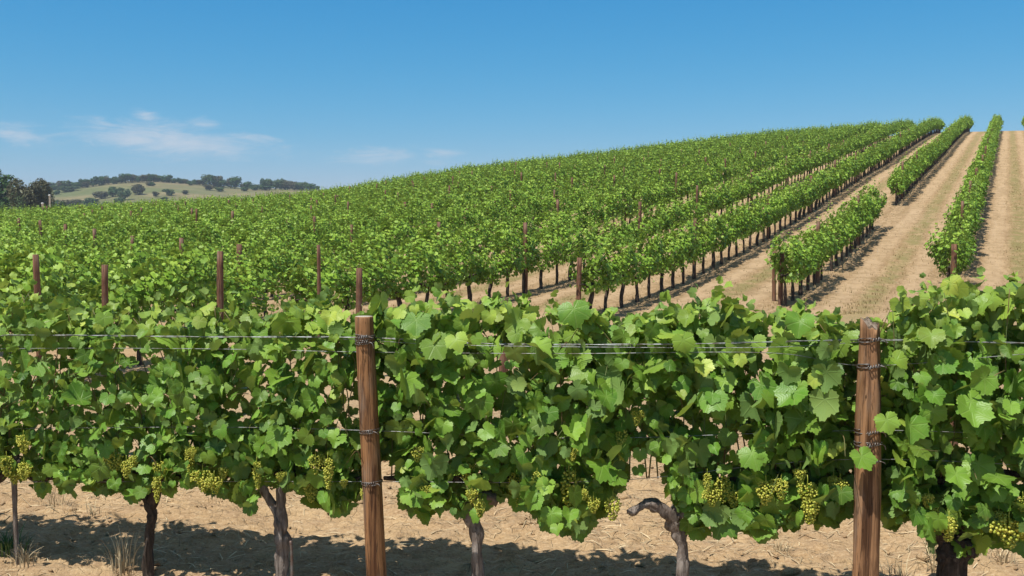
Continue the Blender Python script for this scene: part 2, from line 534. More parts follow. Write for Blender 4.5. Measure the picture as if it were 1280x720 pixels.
def leaves_mesh(name, P, Nn, T, S, tint, young, tmpl, mat, r, extra=None):
    """P petiole points, Nn normals, T tip directions, S sizes -> one mesh of bent lobed leaves"""
    uv, f = tmpl
    m, n = len(P), len(uv)
    Nn = Nn / np.linalg.norm(Nn, axis=1)[:, None]
    T = T - Nn * (T * Nn).sum(1)[:, None]; T /= np.linalg.norm(T, axis=1)[:, None] + 1e-9
    Sd = np.cross(T, Nn)
    u, v = uv[:, 0][None], uv[:, 1][None]
    rad = np.sqrt(u * u + v * v); an = np.arctan2(u, v)
    cup = r.uniform(-.25, .65, (m, 1)); droop = r.uniform(-.15, .6, (m, 1))
    wav = r.uniform(.02, .13, (m, 1)); ph = r.uniform(0, 6.28, (m, 1)); kk = r.choice([2, 3, 5], (m, 1))
    twist = r.normal(0, .14, (m, 1)); asp = r.uniform(.88, 1.12, (m, 1))
    w = cup * np.abs(u) - cup * .25 - droop * np.clip(v, 0, None) ** 2 + wav * rad ** 2 * np.sin(kk * an + ph) + twist * u * v
    uu = u * asp * (1 - .12 * np.abs(cup)); vv = v * (1 - .15 * np.abs(droop))
    V = P[:, None] + S[:, None, None] * (uu[..., None] * Sd[:, None] + vv[..., None] * T[:, None] + w[..., None] * Nn[:, None])
    Fc = (f[None] + (np.arange(m) * n)[:, None, None]).reshape(-1, 3)
    at = {'tint': np.repeat(tint, n), 'young': np.repeat(young, n)}
    if tmpl is T_BIG:
        at['luv'] = np.broadcast_to(np.concatenate([uv, np.zeros((n, 1))], 1)[None], (m, n, 3)).reshape(-1, 3)
    return mesh_np(name, V.reshape(-1, 3), Fc, at, True, [mat])


# ------------------------------------------------------------------ front row
RS = -.20                                  # the front row runs along Y = 6.0 + RS*X
E_R = np.array([1, RS, 0]) / math.hypot(1, RS)
E_N = np.array([-RS, 1, 0]) / math.hypot(1, RS)      # away from the camera


def on_row(px, py, d=0.0):
    """world point of photo pixel on the upright plane of the front row (d metres behind it)"""
    v = ray(px, py)
    s = (6.0 + d * math.hypot(1, RS)) / (v.y - RS * v.x)
    return np.array([v.x * s, v.y * s, CAM_Z + v.z * s])


def row_foot(px, d=0.0):
    p = on_row(px, 600, d)
    p[2] = ground_z(p[0], p[1])
    return p


TOPX = [-400, 0, 40, 60, 100, 150, 200, 250, 300, 350, 400, 430, 470, 520, 580, 640, 690, 720, 760, 800, 830, 860, 900, 940, 970, 1000, 1050, 1100, 1140, 1180, 1230, 1280, 1330, 1700]
TOPY = [372, 360, 368, 385, 380, 384, 392, 380, 382, 376, 378, 386, 380, 374, 370, 378, 390, 392, 388, 392, 384, 372, 374, 386, 398, 386, 398, 386, 376, 362, 356, 356, 365, 365]
BOTX = [-400, 0, 60, 100, 140, 170, 200, 240, 290, 330, 350, 400, 440, 480, 495, 510, 560, 600, 640, 680, 720, 760, 776, 790, 826, 838, 860, 910, 960, 1000, 1050, 1100, 1140, 1180, 1210, 1240, 1290, 1700]
BOTY = [610, 596, 604, 612, 618, 622, 600, 608, 632, 618, 612, 630, 620, 590, 560, 636, 640, 642, 620, 650, 672, 645, 600, 560, 560, 610, 655, 668, 668, 650, 640, 640, 655, 672, 690, 685, 668, 655]
# thin spots of the canopy: (px, py, radius x, radius y, how much is missing)
HOLES = [(157, 480, 14, 45, .55), (796, 520, 27, 75, .93), (785, 440, 25, 40, .5), (690, 395, 22, 14, .6), (630, 470, 14, 60, .6),
         (216, 525, 14, 18, .6), (300, 520, 12, 22, .4), (660, 570, 14, 16, .5), (545, 585, 12, 14, .4), (485, 560, 12, 40, .5),
         (940, 560, 14, 18, .4), (1040, 560, 18, 26, .5), (1195, 408, 14, 16, .8), (570, 395, 24, 12, .5), (105, 520, 12, 16, .5), (1010, 470, 12, 14, .3), (1125, 575, 10, 30, .5), (1250, 560, 14, 18, .4), (700, 470, 10, 14, .3)]
BUNCHES = [(712, 590, 1.35, 0), (716, 560, .55, 1), (254, 588, 1.0, 1), (268, 596, .9, 2), (279, 584, .7, 3), (742, 622, .75, 2), (766, 622, .95, 1), (730, 612, .6, 3),
           (590, 612, .8, 3), (600, 626, .7, 1), (640, 604, .5, 2), (903, 598, 1.0, 1), (890, 612, .8, 2), (917, 614, .9, 3), (957, 604, 1.0, 2), (977, 600, .8, 1),
           (1000, 586, .8, 3), (1009, 604, 1.0, 2), (1013, 624, 1.0, 1), (1050, 600, .8, 2), (1042, 596, .7, 3), (1262, 650, 1.25, 2), (1248, 640, .8, 1), (1160, 618, .7, 3),
           (1186, 648, .9, 1), (1278, 622, .7, 2), (8, 572, .9, 1), (30, 580, .9, 2), (18, 590, .8, 3), (143, 568, .9, 2), (158, 576, .8, 1), (168, 570, .7, 3), (196, 596, .8, 0),
           (394, 570, .8, 1), (410, 574, .9, 0), (430, 600, .5, 3), (796, 514, .6, 1), (522, 560, .7, 2), (1100, 470, .4, 3), (350, 590, .5, 2), (455, 612, .5, 1), (884, 592, .6, 0), (240, 560, .5, 2)]
POSTS = [(455, 397, 473, 760), (1088, 404, 1081, 770)]
POST_D = -.24


def post_x(i, y):
    a, b, c, d = POSTS[i]
    return a + (c - a) * (y - b) / (d - b)


VINES = [  # px of the foot, left and right canopy limits, label, trunk style
    (-165, -330, -72, 'leafy grapevine standing just left of the one on a thin straight stem', 'plain'),
    (20, -72, 100, 'grapevine on a thin straight stem at the left end of the front row', 'thin'),
    (184, 100, 265, 'grapevine with slim dark trunk beside the tall dry grass tuft', 'slim'),
    (350, 265, 468, 'grapevine with forked peeling trunk and small metal stake, left of the leaning post', 'fork'),
    (594, 468, 722, 'grapevine with single grey trunk just right of the smooth leaning post', 'single'),
    (851, 722, 1030, 'grapevine with a bare grey arm hooking left and many grape bunches', 'hook'),
    (1190, 1030, 1330, 'large leafy grapevine on a thick knobby stump right of the rough split post', 'stump'),
    (1465, 1330, 1600, 'leafy grapevine standing just right of the one on a thick knobby stump', 'plain')]

bunch_meshes = []
for bi in range(4):
    A = Acc(); r = np.random.default_rng(50 + bi)
    Lb, Wb = [(.20, .044), (.135, .058), (.115, .064), (.10, .054)][bi]
    pts = []
    for _ in range(1600):
        s = r.uniform(0, 1)
        w = Wb * (1 - .75 * s ** 1.3) * (.55 + .45 * min(1, s * 6))
        a = r.uniform(0, 2 * PI); q = math.sqrt(r.uniform(.25, 1))
        p = np.array([math.cos(a) * w * q, math.sin(a) * w * q, -s * Lb])
        if bi in (1, 2) and r.uniform() < .22:
            p = np.array([math.cos(a) * .02 + Wb * .9, math.sin(a) * .02, -s * Lb * .45])
        if all(np.linalg.norm(p - o) > .0088 for o in pts):
            pts.append(p)
        if len(pts) > 150: break
    for p in pts:
        A.add(SPH_V * r.uniform(.0050, .0064) + p, SPH_F, r.uniform(0, 1))
    sv, sf = tube(np.array([[0, 0, .045], [.004, 0, .02], [0, 0, -.02], [0, 0, -Lb * .8]]), .0022, 5)
    A.add(sv, sf, .2)
    bunch_meshes.append(A.mesh('grape_bunch', M_GRAPE))


def canopy_leaves(lo, hi, seed, base):
    r = np.random.default_rng(seed)
    span = hi - lo
    cnt = int(span * 5.6)
    P, Nn, T, S, ti, yo = [], [], [], [], [], []
    def put(px, py, d, size=None, n=None, t=None, tint=None, young=None, out=None):
        p = on_row(px, py, d)
        front = -1 if d < .02 else 1
        if r.uniform() < .16: front = -front
        top = np.interp(px, TOPX, TOPY); bot = np.interp(px, BOTX, BOTY)
        hh = (py - top) / (bot - top)
        up = .5 if hh > .12 else .8
        nn = n if n is not None else E_N * front * .8 + np.array([0, 0, up]) + r.normal(0, .62, 3)
        tt = t if t is not None else np.array([0, 0, -1.0]) + E_N * front * .25 + r.normal(0, .42 if hh > .12 else .8, 3)
        if size is None:
            size = np.clip(r.lognormal(math.log(np.interp(px, [0, 500, 1280], [.049, .057, .067])), .40), .024, .125)
            if hh < .10: size *= r.uniform(.55, .95)
        P.append(p + np.array([0, 0, size * .35])); Nn.append(nn); T.append(tt); S.append(size)
        ti.append(np.clip(r.normal(.43, .32), 0, 1) if tint is None else tint)
        if young is None:
            young = max(0, r.normal(.05, .09)) + max(0, .75 * (1 - hh * 3.2)) * r.uniform(0, 1)
            if r.uniform() < .035: young += r.uniform(.3, .7)
        yo.append(min(1, young))
    k = 0
    while k < cnt:
        px = r.uniform(lo - 8, hi + 8)
        top = np.interp(px, TOPX, TOPY) + 14 * vnoise(px / 14, seed * 1.3, 3) * 2
        bot = np.interp(px, BOTX, BOTY) + 34 * vnoise(px / 13, seed * 1.7, 8) + 12
        u = r.uniform(0, 1)
        py = top + 12 + (bot - top - 22) * u
        keep = 1.0
        for hx, hy, rx, ry, am in HOLES:
            keep = min(keep, 1 - am * math.exp(-(((px - hx) / rx) ** 2 + ((py - hy) / ry) ** 2) * .9))
        keep *= np.clip(.80 + 1.0 * float(vnoise(px / 30, py / 34, 77)) + .4 * float(vnoise(px / 13, py / 13, 79)), .15, 1)
        if u > .78: keep *= 1.25
        if r.uniform() > keep: continue
        d = np.clip(r.normal(-.02, .16), -.34, .34)
        if u < .12: d = np.clip(r.normal(-.02, .10), -.25, .25)
        bad = False
        for i in range(2):
            if abs(px - post_x(i, py)) < 34 and d < POST_D + .16: bad = True
        if d < -.06:
            for bx, by, bs, _b in BUNCHES:
                if abs(px - bx) < 11 * bs + 2 and -18 < py - by - 6 < 20 * bs and r.uniform() < .85: bad = True
        if bad: continue
        put(px, py, d); k += 1
    # small leaves and laterals around the grapes and the cordon
    for _ in range(int(span * .75)):
        px = r.uniform(lo, hi); bot = np.interp(px, BOTX, BOTY)
        py = bot - r.uniform(4, 62) + 8 * vnoise(px / 9, seed * 2.1, 4)
        d = np.clip(r.normal(.02, .11), -.2, .24)
        if any(abs(px - post_x(i, py)) < 30 for i in range(2)) and d < 0: continue
        if 780 < px < 832 and r.uniform() < .85: continue
        put(px, py, d, r.uniform(.03, .075), None, None, np.clip(r.normal(.4, .25), 0, 1), abs(r.normal(.08, .14)))
    # shoot tips that stick out above the canopy
    for _ in range(max(3, int(span / 15))):
        px = r.uniform(lo, hi); top = np.interp(px, TOPX, TOPY); d = r.uniform(-.2, .2)
        hgt = r.uniform(4, 36)
        if any(abs(px - p[0]) < 26 for p in POSTS): continue
        for j in range(4):
            put(px + r.normal(0, 5), top + 12 - hgt * j / 3, d, r.uniform(.03, .065) * (1.15 - .15 * j), r.normal(0, 1, 3) + [0, -.4, .4], r.normal(0, .7, 3), None, r.uniform(.1, .6))
    # laterals hanging below the canopy
    for _ in range(int(span / 16)):
        px = r.uniform(lo, hi); bot = np.interp(px, BOTX, BOTY); d = r.uniform(-.24, .1)
        if any(abs(px - post_x(i, bot)) < 26 for i in range(2)) or 775 < px < 832: continue
        ln = r.uniform(4, 15)
        for j in range(5):
            put(px + r.normal(0, 5), bot - 20 + ln * j / 3, d + r.normal(0, .02), r.uniform(.03, .07) * (1.1 - .12 * j))
    # hand-placed leaves: over the right post and pale yellow ones
    for (px, py, d, sz, tint, yg) in [(1077, 578, -.38, .095, .6, .12), (1108, 532, -.40, .085, .8, .2), (878, 462, -.33, .072, .9, .95), (412, 398, -.30, .062, .9, .9), (1018, 478, -.33, .06, .9, .8), (925, 452, -.33, .055, .9, .8),
                                      (570, 430, -.34, .085, .8, .45), (1040, 568, -.30, .04, .9, .9), (1052, 560, -.30, .04, .9, .8), (500, 395, -.3, .055, .9, .6), (612, 398, -.3, .06, .9, .55), (1000, 408, -.32, .10, .5, .05), (520, 408, -.30, .11, .4, .03),
                                      (800, 570, -.2, .06, .5, .1), (798, 590, -.15, .05, .4, .1), (350, 550, -.3, .11, .5, .1), (1215, 520, -.34, .125, .7, .1), (1140, 540, -.33, .11, .6, .05), (890, 505, -.33, .11, .55, .05), (940, 575, -.33, .105, .6, .1), (960, 655, -.2, .095, .5, .1), (1195, 600, -.33, .10, .7, .1), (708, 652, -.2, .08, .3, .05), (717, 395, -.26, .115, .4, .05)]:
        if lo <= px < hi:
            put(px, py, d, sz, np.array([r.normal(0, .2), -.9, .5 + r.normal(0, .2)]), np.array([r.normal(0, .25), -.1, -1]), tint, yg)
    P = np.array(P) - base
    return leaves_mesh('foliage', P, np.array(Nn), np.array(T), np.array(S), np.array(ti), np.array(yo), T_BIG, M_LEAF, r)


def tp(px, py, d=0.0): return on_row(px, py, d)


for vi, (vx, lo, hi, label, style) in enumerate(VINES):
    r = np.random.default_rng(200 + vi)
    base = row_foot(vx)
    t = thing('grapevine', label, 'grapevine', tuple(base), 0, 'grapevines of the front row')
    mat = M_BARK
    A = Acc()
    foot = base + np.array([0, 0, -.08])
    def trunk(path, rad, sides=12, rough=.28, n=26, fl=.1):
        v, f = tube(smooth_path(np.array(path), n), smooth_path(np.array(rad)[:, None] * np.ones(3), n)[:, 0], sides, rough, vi * 3 + len(A.v), fl)
        A.add(v - base, f)
    if style == 'thin':
        trunk([foot, tp(20, 660), tp(19, 600), tp(22, 560)], [.016, .014, .016, .02], 8, .15)
        head = tp(22, 575)
    elif style == 'slim':
        mat = M_BARKD
        trunk([foot, tp(185, 690), tp(190, 650), tp(186, 630), tp(178, 612), tp(176, 580)], [.040, .033, .036, .034, .04, .03])
        trunk([tp(188, 634), tp(196, 612), tp(214, 594)], [.03, .034, .03], 10, .35, 12)
        head = tp(178, 590)
    elif style == 'fork':
        trunk([foot, tp(352, 700), tp(352, 670), tp(346, 642), tp(332, 618), tp(322, 600)], [.055, .044, .046, .036, .028, .024])
        trunk([tp(352, 672), tp(354, 650), tp(350, 622), tp(352, 590)], [.036, .036, .03, .026], 10, .25, 14)
        head = tp(350, 590)
    elif style == 'single':
        trunk([foot, tp(596, 690), tp(595, 665), tp(588, 644), tp(592, 620), tp(590, 590)], [.046, .038, .042, .048, .045, .03])
        trunk([tp(590, 630), tp(606, 622), tp(622, 628)], [.03, .04, .03], 10, .4, 12)
        head = tp(590, 600)
    elif style == 'hook':
        trunk([foot, tp(854, 700), tp(851, 672), tp(842, 648), tp(846, 632)], [.040, .033, .036, .046, .034])
        trunk([tp(845, 660), tp(838, 645, -.03), tp(826, 635, -.06), tp(812, 630, -.08), tp(800, 634, -.09), tp(790, 640, -.10), tp(786, 636, -.10)], [.03, .037, .034, .032, .027, .026, .015], 12, .3, 26)
        trunk([tp(842, 650), tp(862, 636), tp(885, 630)], [.03, .03, .028], 10, .3, 12)
        head = tp(846, 615)
    elif style == 'stump':
        mat = M_BARKD
        trunk([foot, tp(1192, 700), tp(1196, 684), tp(1206, 668), tp(1216, 645), tp(1212, 610)], [.085, .078, .07, .055, .045, .035], 14, .4)
        trunk([tp(1188, 700), tp(1182, 672), tp(1172, 650), tp(1178, 620)], [.06, .052, .04, .03], 12, .4, 18)
        trunk([tp(1205, 690, -.06), tp(1214, 684, -.09), tp(1216, 694, -.09)], [.034, .04, .03], 10, .4, 10)
        head = tp(1205, 600)
    else:
        trunk([foot, tp(vx + 4, 690), tp(vx - 4, 640), tp(vx, 590)], [.045, .036, .04, .035])
        head = tp(vx, 590)
    obj('trunk', A.mesh('trunk', mat), t)
    # cordon arms along the wire
    A = Acc()
    za = head[2] + .05
    for e in (lo + 12, hi - 12):
        if style == 'hook' and e < vx: continue
        q1 = tp((vx * 2 + e) / 3, 597 + r.uniform(-6, 6), r.normal(0, .02)); q2 = tp((vx + 2 * e) / 3, 597 + r.uniform(-6, 6)); q3 = tp(e, 597)
        v, f = tube(smooth_path([head, q1, q2, q3], 18), np.linspace(.028, .014, 18), 9, .35, vi + 3)
        A.add(v - base, f)
    obj('cordon', A.mesh('cordon', M_BARKD), t)
    # shoots
    A = Acc()
    for px in np.arange(lo + 8, hi - 4, 15):
        px = px + r.normal(0, 4)
        top = np.interp(px, TOPX, TOPY)
        d = r.normal(0, .07)
        p0 = tp(px, 598, 0); p1 = tp(px + r.normal(0, 8), 520, d * .7); p2 = tp(px + r.normal(0, 13), 450, d); p3 = tp(px + r.normal(0, 16), top + r.uniform(0, 12), d * 1.4)
        v, f = tube(smooth_path([p0, p1, p2, p3], 16), np.linspace(.0052, .0022, 16), 6)
        A.add(v - base, f)
    for _ in range(int((hi - lo) / 10)):      # side shoots hanging or arching
        px = r.uniform(lo, hi); py = r.uniform(430, 600); s = r.choice([-1, 1])
        p0 = tp(px, py, r.normal(0, .1)); p1 = tp(px + s * r.uniform(8, 16), py - r.uniform(-12, 14), r.normal(-.1, .12)); p2 = tp(px + s * r.uniform(16, 34), py + r.uniform(-8, 30), r.normal(-.15, .14))
        v, f = tube(smooth_path([p0, p1, p2], 9), np.linspace(.0032, .0016, 9), 5)
        A.add(v - base, f)
    obj('shoots', A.mesh('shoots', M_SHOOT), t)
    obj('foliage', canopy_leaves(lo, hi, 900 + vi, base), t)
    for bx, by, bs, bk in BUNCHES:
        if lo <= bx < hi:
            p = on_row(bx, by, r.uniform(-.30, -.15)) - base
            bs *= 1.08
            obj('grape_bunch', bunch_meshes[bk], t, tuple(p), r.uniform(0, 6.28), (bs, bs, bs))
    for _ in range(5 if vi in (0, 7) else int((hi - lo) / 55)):
            bx = r.uniform(lo + 12, hi - 12)
            if any(abs(bx - p[0]) < 24 for p in POSTS) or 778 < bx < 830: continue
            by = np.interp(bx, BOTX, BOTY) - r.uniform(18, 66); bs = r.uniform(.6, 1.05)
            p = on_row(bx, by, r.uniform(-.26, -.08)) - base
            obj('grape_bunch', bunch_meshes[int(r.integers(0, 4))], t, tuple(p), r.uniform(0, 6.28), (bs, bs, bs))
    if False:
        for _ in range(4):
            p = on_row(r.uniform(lo + 20, hi - 20), r.uniform(570, 625), -.22) - base
            obj('grape_bunch', bunch_meshes[int(r.integers(0, 4))], t, tuple(p), r.uniform(0, 6.28))

# ------------------------------------------------------------------ front posts
PR = (.061, .068)


def front_post(i, label, rough_top):
    x0, y0, x1, y1 = POSTS[i]
    top = on_row(x0, y0, POST_D); low = on_row(x1, y1, POST_D)
    ax = (low - top) / np.linalg.norm(low - top)
    s = (top[2] - (ground_z(low[0], low[1]) - .12)) / -ax[2]
    bot = top + ax * s
    loc = np.array([bot[0], bot[1], bot[2] + .12])
    n, sides = 60, 36
    th = np.arange(sides) / sides * 2 * PI
    V = []; r0 = PR[i]
    for k in range(n + 1):
        f = k / n
        c = bot + (top - bot) * f
        R = r0 * (1.06 - .12 * f) if i == 0 else r0 * (1.08 - .08 * f - .26 * max(0, f - .72) / .28)
        nz = fbm(np.cos(th) * 1.6 + i * 9, np.sin(th) * 1.6 + f * (1.0 if i == 0 else 2.6), 60 + i, 3)
        grain = vnoise(th * 9, f * 3 + i, 70) * .02
        rr = R * (1 + (.05 if i == 0 else .26) * nz + grain)
        if i == 1:                                   # long drying split and a slabbed-off shoulder
            rr = rr * (1 - .16 * np.exp(-((th - 4.5) / .10) ** 2) * (f > .3))
            rr = rr * (1 - .22 * np.exp(-((th - 5.6) / .5) ** 2) * np.clip((f - .8) / .2, 0, 1))
        p = np.stack([c[0] + rr * np.cos(th), c[1] + rr * np.sin(th), np.full(sides, c[2])], 1)
        if k == n and rough_top:
            p[:, 2] += .05 * vnoise(th * 2.6, th * 0 + 3, 5) - .022 * np.cos(th + .9)
        V.append(p)
    if not rough_top:                               # small chamfer
        c = top + np.array([0, 0, .008])
        V.append((V[-1] - top) * .93 + c)
    V.append((V[-1] - V[-1].mean(0)) * .4 + V[-1].mean(0) + np.array([0, 0, .006 if rough_top else .001]))
    rings = len(V)
    V = np.concatenate(V + [V[-1].mean(0)[None] + np.array([[0, 0, .001]])]) - loc
    f, mi = [], []
    for k in range(rings - 1):
        for j in range(sides):
            a = (j + 1) % sides
            f.append((k * sides + j, k * sides + a, (k + 1) * sides + a)); f.append((k * sides + j, (k + 1) * sides + a, (k + 1) * sides + j))
            mi += [1 if k >= rings - 2 else 0] * 2
    for j in range(sides):
        f.append(((rings - 1) * sides + j, (rings - 1) * sides + (j + 1) % sides, len(V) - 1)); mi.append(1)
    t = thing('vineyard_post', label, 'post', tuple(loc), 0, 'wooden posts of the front row')
    obj('shaft', mesh_np('shaft', V, f, None, True, [M_POST, M_END] if i == 0 else [M_POSTR, M_ENDR], mi), t)
    r = np.random.default_rng(31 + i)
    for (py, turns, rad) in ([(421, 3.2, .0034), (428, 1.6, .003), (538, 2.0, .003), (602, 2.3, .003)] if i == 0 else [(424, 2.4, .003), (457, 1.6, .0035), (538, 1.5, .003), (553, 2.2, .003), (574, 1.1, .0025)]):
        p = on_row(post_x(i, py), py, POST_D)
        f_ = (p[2] - bot[2]) / (top[2] - bot[2])
        c = bot + (top - bot) * f_
        R = (r0 * (1.07 - .12 * f_) if i == 0 else r0 * (1.10 - .08 * f_ - .22 * max(0, f_ - .72) / .28)) + .003
        a = np.linspace(0, turns * 2 * PI, int(turns * 22))
        path = np.stack([c[0] + R * np.cos(a + .6), c[1] + R * np.sin(a + .6), c[2] + .006 * (a / PI - turns) + .006 * np.sin(a * 1.3 + i)], 1)
        A = Acc(); v, ff = tube(path, rad, 6); A.add(v - loc, ff)
        # twisted knot and loose tail on the viewer's side
        k0 = c + np.array([-.02, -R - .004, 0])
        kp = np.array([k0 + np.array([.05 * s_, -.006 + .006 * math.sin(s_ * 22), .010 * math.cos(s_ * 22) + .01 * s_]) for s_ in np.linspace(-.3, 1, 26)])
        v, ff = tube(kp, rad * 1.1, 6); A.add(v - loc, ff)
        tl = smooth_path([k0 + [.05, -.006, .01], k0 + [.075, -.018, .004], k0 + [.085, -.012, -.014 + r.uniform(-.02, .02)]], 8)
        v, ff = tube(tl, rad * .9, 5); A.add(v - loc, ff)
        obj('wire_wrap', A.mesh('wire_wrap', M_TIE), t)
    return t


front_post(0, 'smooth reddish brown round post with flat sawn top, leaning slightly, left of centre', False)
front_post(1, 'rough split brown post with jagged top and leaves across it, right of centre', True)

# ------------------------------------------------------------------ front wires and hose
def wire(name, pts, rad, label, cat, mat, twist=0, sides=6):
    P = smooth_path(pts, 160)
    A = Acc()
    c = P.mean(0)
    if twist:
        for k in range(twist):
            ph = 2 * PI * k / twist
            s = np.linspace(0, 160, 160) * .55
            Q = P + np.stack([0 * s, np.cos(s + ph) * rad * 1.4, np.sin(s + ph) * rad * 1.4], 1)
            v, f = tube(Q, rad, sides); A.add(v - c, f)
    else:
        v, f = tube(P, rad, sides); A.add(v - c, f)
    return tag(obj(name, A.mesh(name, mat), None, tuple(c)), label, cat, 'trellis wires of the front row' if cat == 'wire' else None)


WD = POST_D - .055
wire('trellis_wire', [tp(-330, 425, -.2), tp(0, 419, -.20), tp(250, 421, -.22), tp(455, 422, POST_D + .07), tp(620, 430, -.24), tp(850, 430, -.30), tp(1088, 425, POST_D + .08), tp(1330, 430, -.22), tp(1600, 432, -.2)], .0022, 'twisted double steel wire running just below the tops of the two front posts', 'wire', M_WIRE, 2)
wire('trellis_wire', [tp(-330, 444, -.2), tp(0, 436, -.2), tp(250, 436, -.22), tp(452, 440, POST_D + .07), tp(700, 442, -.26), tp(960, 441, -.30), tp(1088, 457, POST_D + .08), tp(1330, 440, -.2), tp(1600, 441, -.2)], .0019, 'thin steel wire sagging a hand below the twisted top wire', 'wire', M_WIRE)
wire('trellis_wire', [tp(430, 424, -.30), tp(455, 425, POST_D + .075), tp(560, 431, -.27), tp(760, 434, -.30), tp(960, 434, -.30), tp(1088, 427, POST_D + .08), tp(1110, 428, -.28)], .0019, 'short steel wire strung only between the two front posts near their tops', 'wire', M_WIRE)
wire('trellis_wire', [tp(-330, 541, -.12), tp(200, 534, -.15), tp(455, 538, POST_D + .07), tp(640, 546, -.10), tp(790, 547, -.12), tp(1088, 538, POST_D + .08), tp(1330, 545, -.15), tp(1600, 545, -.12)], .0019, 'thin steel wire at half height, bare across the gap between vines', 'wire', M_WIRE)
wire('trellis_wire', [tp(-330, 604, -.06), tp(200, 602, -.1), tp(455, 602, POST_D + .07), tp(760, 601, -.1), tp(1088, 574, POST_D + .08), tp(1600, 604, -.06)], .0019, 'lowest thin steel wire tied to the leaning post at grape height', 'wire', M_WIRE)
wire('drip_hose', [tp(-330, 652, .05), tp(100, 646, .05), tp(350, 644, .05), tp(594, 640, .08), tp(851, 655, .08), tp(990, 640, .05), tp(1075, 646, .05), tp(1200, 640, .1), tp(1600, 655, .05)][5:8], .009, 'short stretch of black drip hose hanging behind the rough split post', 'hose', M_HOSE, 0, 8)

# training stakes
def stake(px, top_y, label, d, rad):
    b = row_foot(px, d); h = on_row(px, top_y, d)[2] - b[2] + .1
    v, f = tube(smooth_path([[0, 0, -.1], [.002, 0, h * .5], [-.004, 0, h - .1]], 10), rad, 8, .05)
    A = Acc(); A.add(v, f)
    tag(obj('metal_stake', A.mesh('metal_stake', M_STAKE), None, tuple(b)), label, 'stake')


stake(363, 676, 'short thin metal stake beside the forked vine trunk', -.10, .010)
stake(16, 585, 'thin grey metal stake beside the leftmost vine stem', .06, .011)

# ------------------------------------------------------------------ ground litter near the front row
r = np.random.default_rng(5)
A = Acc()
for _ in range(2600):
    x = r.uniform(-6, 6); y = r.uniform(4.9, 11.5)
    s = min(.05, r.lognormal(math.log(.011), .55))
    V = ICO_V * s * (1 + r.uniform(-.35, .35, (12, 1)))
    V = V * np.array([r.uniform(.8, 1.6), r.uniform(.7, 1.2), r.uniform(.4, .8)])
    a = r.uniform(0, 6.28); V = V @ np.array([[math.cos(a), -math.sin(a), 0], [math.sin(a), math.cos(a), 0], [0, 0, 1]])
    A.add(V + [x, y, ground_z(x, y) + s * .15], ICO_F, r.uniform(0, 1))
tag(obj('soil_clods', A.mesh('soil_clods', M_SOIL, False)), 'small dry clods of tan soil under the front vines', 'soil', None, 'stuff')
A = Acc()
for _ in range(15000):
    x = r.uniform(-6, 6); y = r.uniform(4.9, 13)
    if vnoise(np.float64(x / .8), np.float64(y / .5), 91) < -.1 and r.uniform() < .8: continue
    L = r.uniform(.03, .16); a = r.normal(0, .7) + (PI if r.uniform() < .5 else 0); w = r.uniform(.0012, .0036)
    dx, dy = math.cos(a) * L / 2, math.sin(a) * L / 2; nxx, nyy = -math.sin(a) * w, math.cos(a) * w
    z0 = ground_z(x - dx, y - dy) + .006; z1 = ground_z(x + dx, y + dy) + .006 + max(0, r.normal(0, .012)); zm = max((z0 + z1) / 2, ground_z(x, y) + .006) + r.uniform(0, .006)
    V = [(x - dx - nxx, y - dy - nyy, z0), (x - dx + nxx, y - dy + nyy, z0), (x - nxx + nyy * 3, y - nyy, zm), (x + nxx + nyy * 3, y + nyy, zm + .002), (x + dx - nxx, y + dy - nyy, z1), (x + dx + nxx, y + dy + nyy, z1)]
    A.add(V, [(0, 2, 1), (1, 2, 3), (2, 4, 3), (3, 4, 5)], r.uniform(0, 1))
tag(obj('dry_straw', A.mesh('dry_straw', M_STRAW, False)), 'scattered dry straw and stalks on the soil by the front row', 'straw', None, 'stuff')


# short dry stubble standing in the hillside lanes
m = 52000
sy = 25 + 75 * r.uniform(0, 1, m) ** 1.5
st = r.uniform(-3.6, 2.2, m)
sx_ = C0 + PITCH * st + SLP * sy
fr_ = st - np.floor(st)
keep = (r.uniform(0, 1, m) < .25 + .75 * np.exp(-((fr_ - .5) / .09) ** 2) + .5 * (np.abs(fr_ - .5) > .38)) & (fbm(sx_ / 1.8, sy / 1.8, 61, 3) > -.22)
sx_, sy = sx_[keep], sy[keep]; m = len(sx_)
B = np.stack([sx_, sy, H(sx_, sy) + micro(sx_, sy)], 1)
hh = r.uniform(.025, .085, m) * np.clip(1 + (fbm(sx_ / 2.5, sy / 2.5, 66, 2)), .5, 1.6)
VV, at_ = [], np.repeat(np.clip(r.normal(.45, .3, m), 0, 1), 9)
for b_ in range(3):
    a_ = r.uniform(0, 6.28, m); l_ = r.uniform(.2, 1.1, m) * hh; wd = r.uniform(.004, .010, m)
    dx_ = np.stack([np.cos(a_), np.sin(a_), 0 * a_], 1); sd_ = np.stack([-np.sin(a_), np.cos(a_), 0 * a_], 1)
    tip = B + dx_ * l_[:, None] + np.array([0, 0, 1.0]) * hh[:, None]
    off = dx_ * .02 - np.array([0, 0, .01])
    VV.append(np.stack([B + off - sd_ * wd[:, None], B + off + sd_ * wd[:, None], tip], 1))
VV = np.concatenate(VV, 1).reshape(-1, 3)
N = NT('stubble')
M_STUB = N.done(N.bsdf(N.mix(N.attr('tint').outputs['Fac'], (.20, .155, .065), (.46, .34, .18)), .85, .15))
tag(obj('dry_stubble', mesh_np('dry_stubble', VV, np.arange(len(VV)).reshape(-1, 3), {'tint': at_}, False, [M_STUB])), 'short dry mown grass standing in the lanes between the hillside rows', 'grass', None, 'stuff')


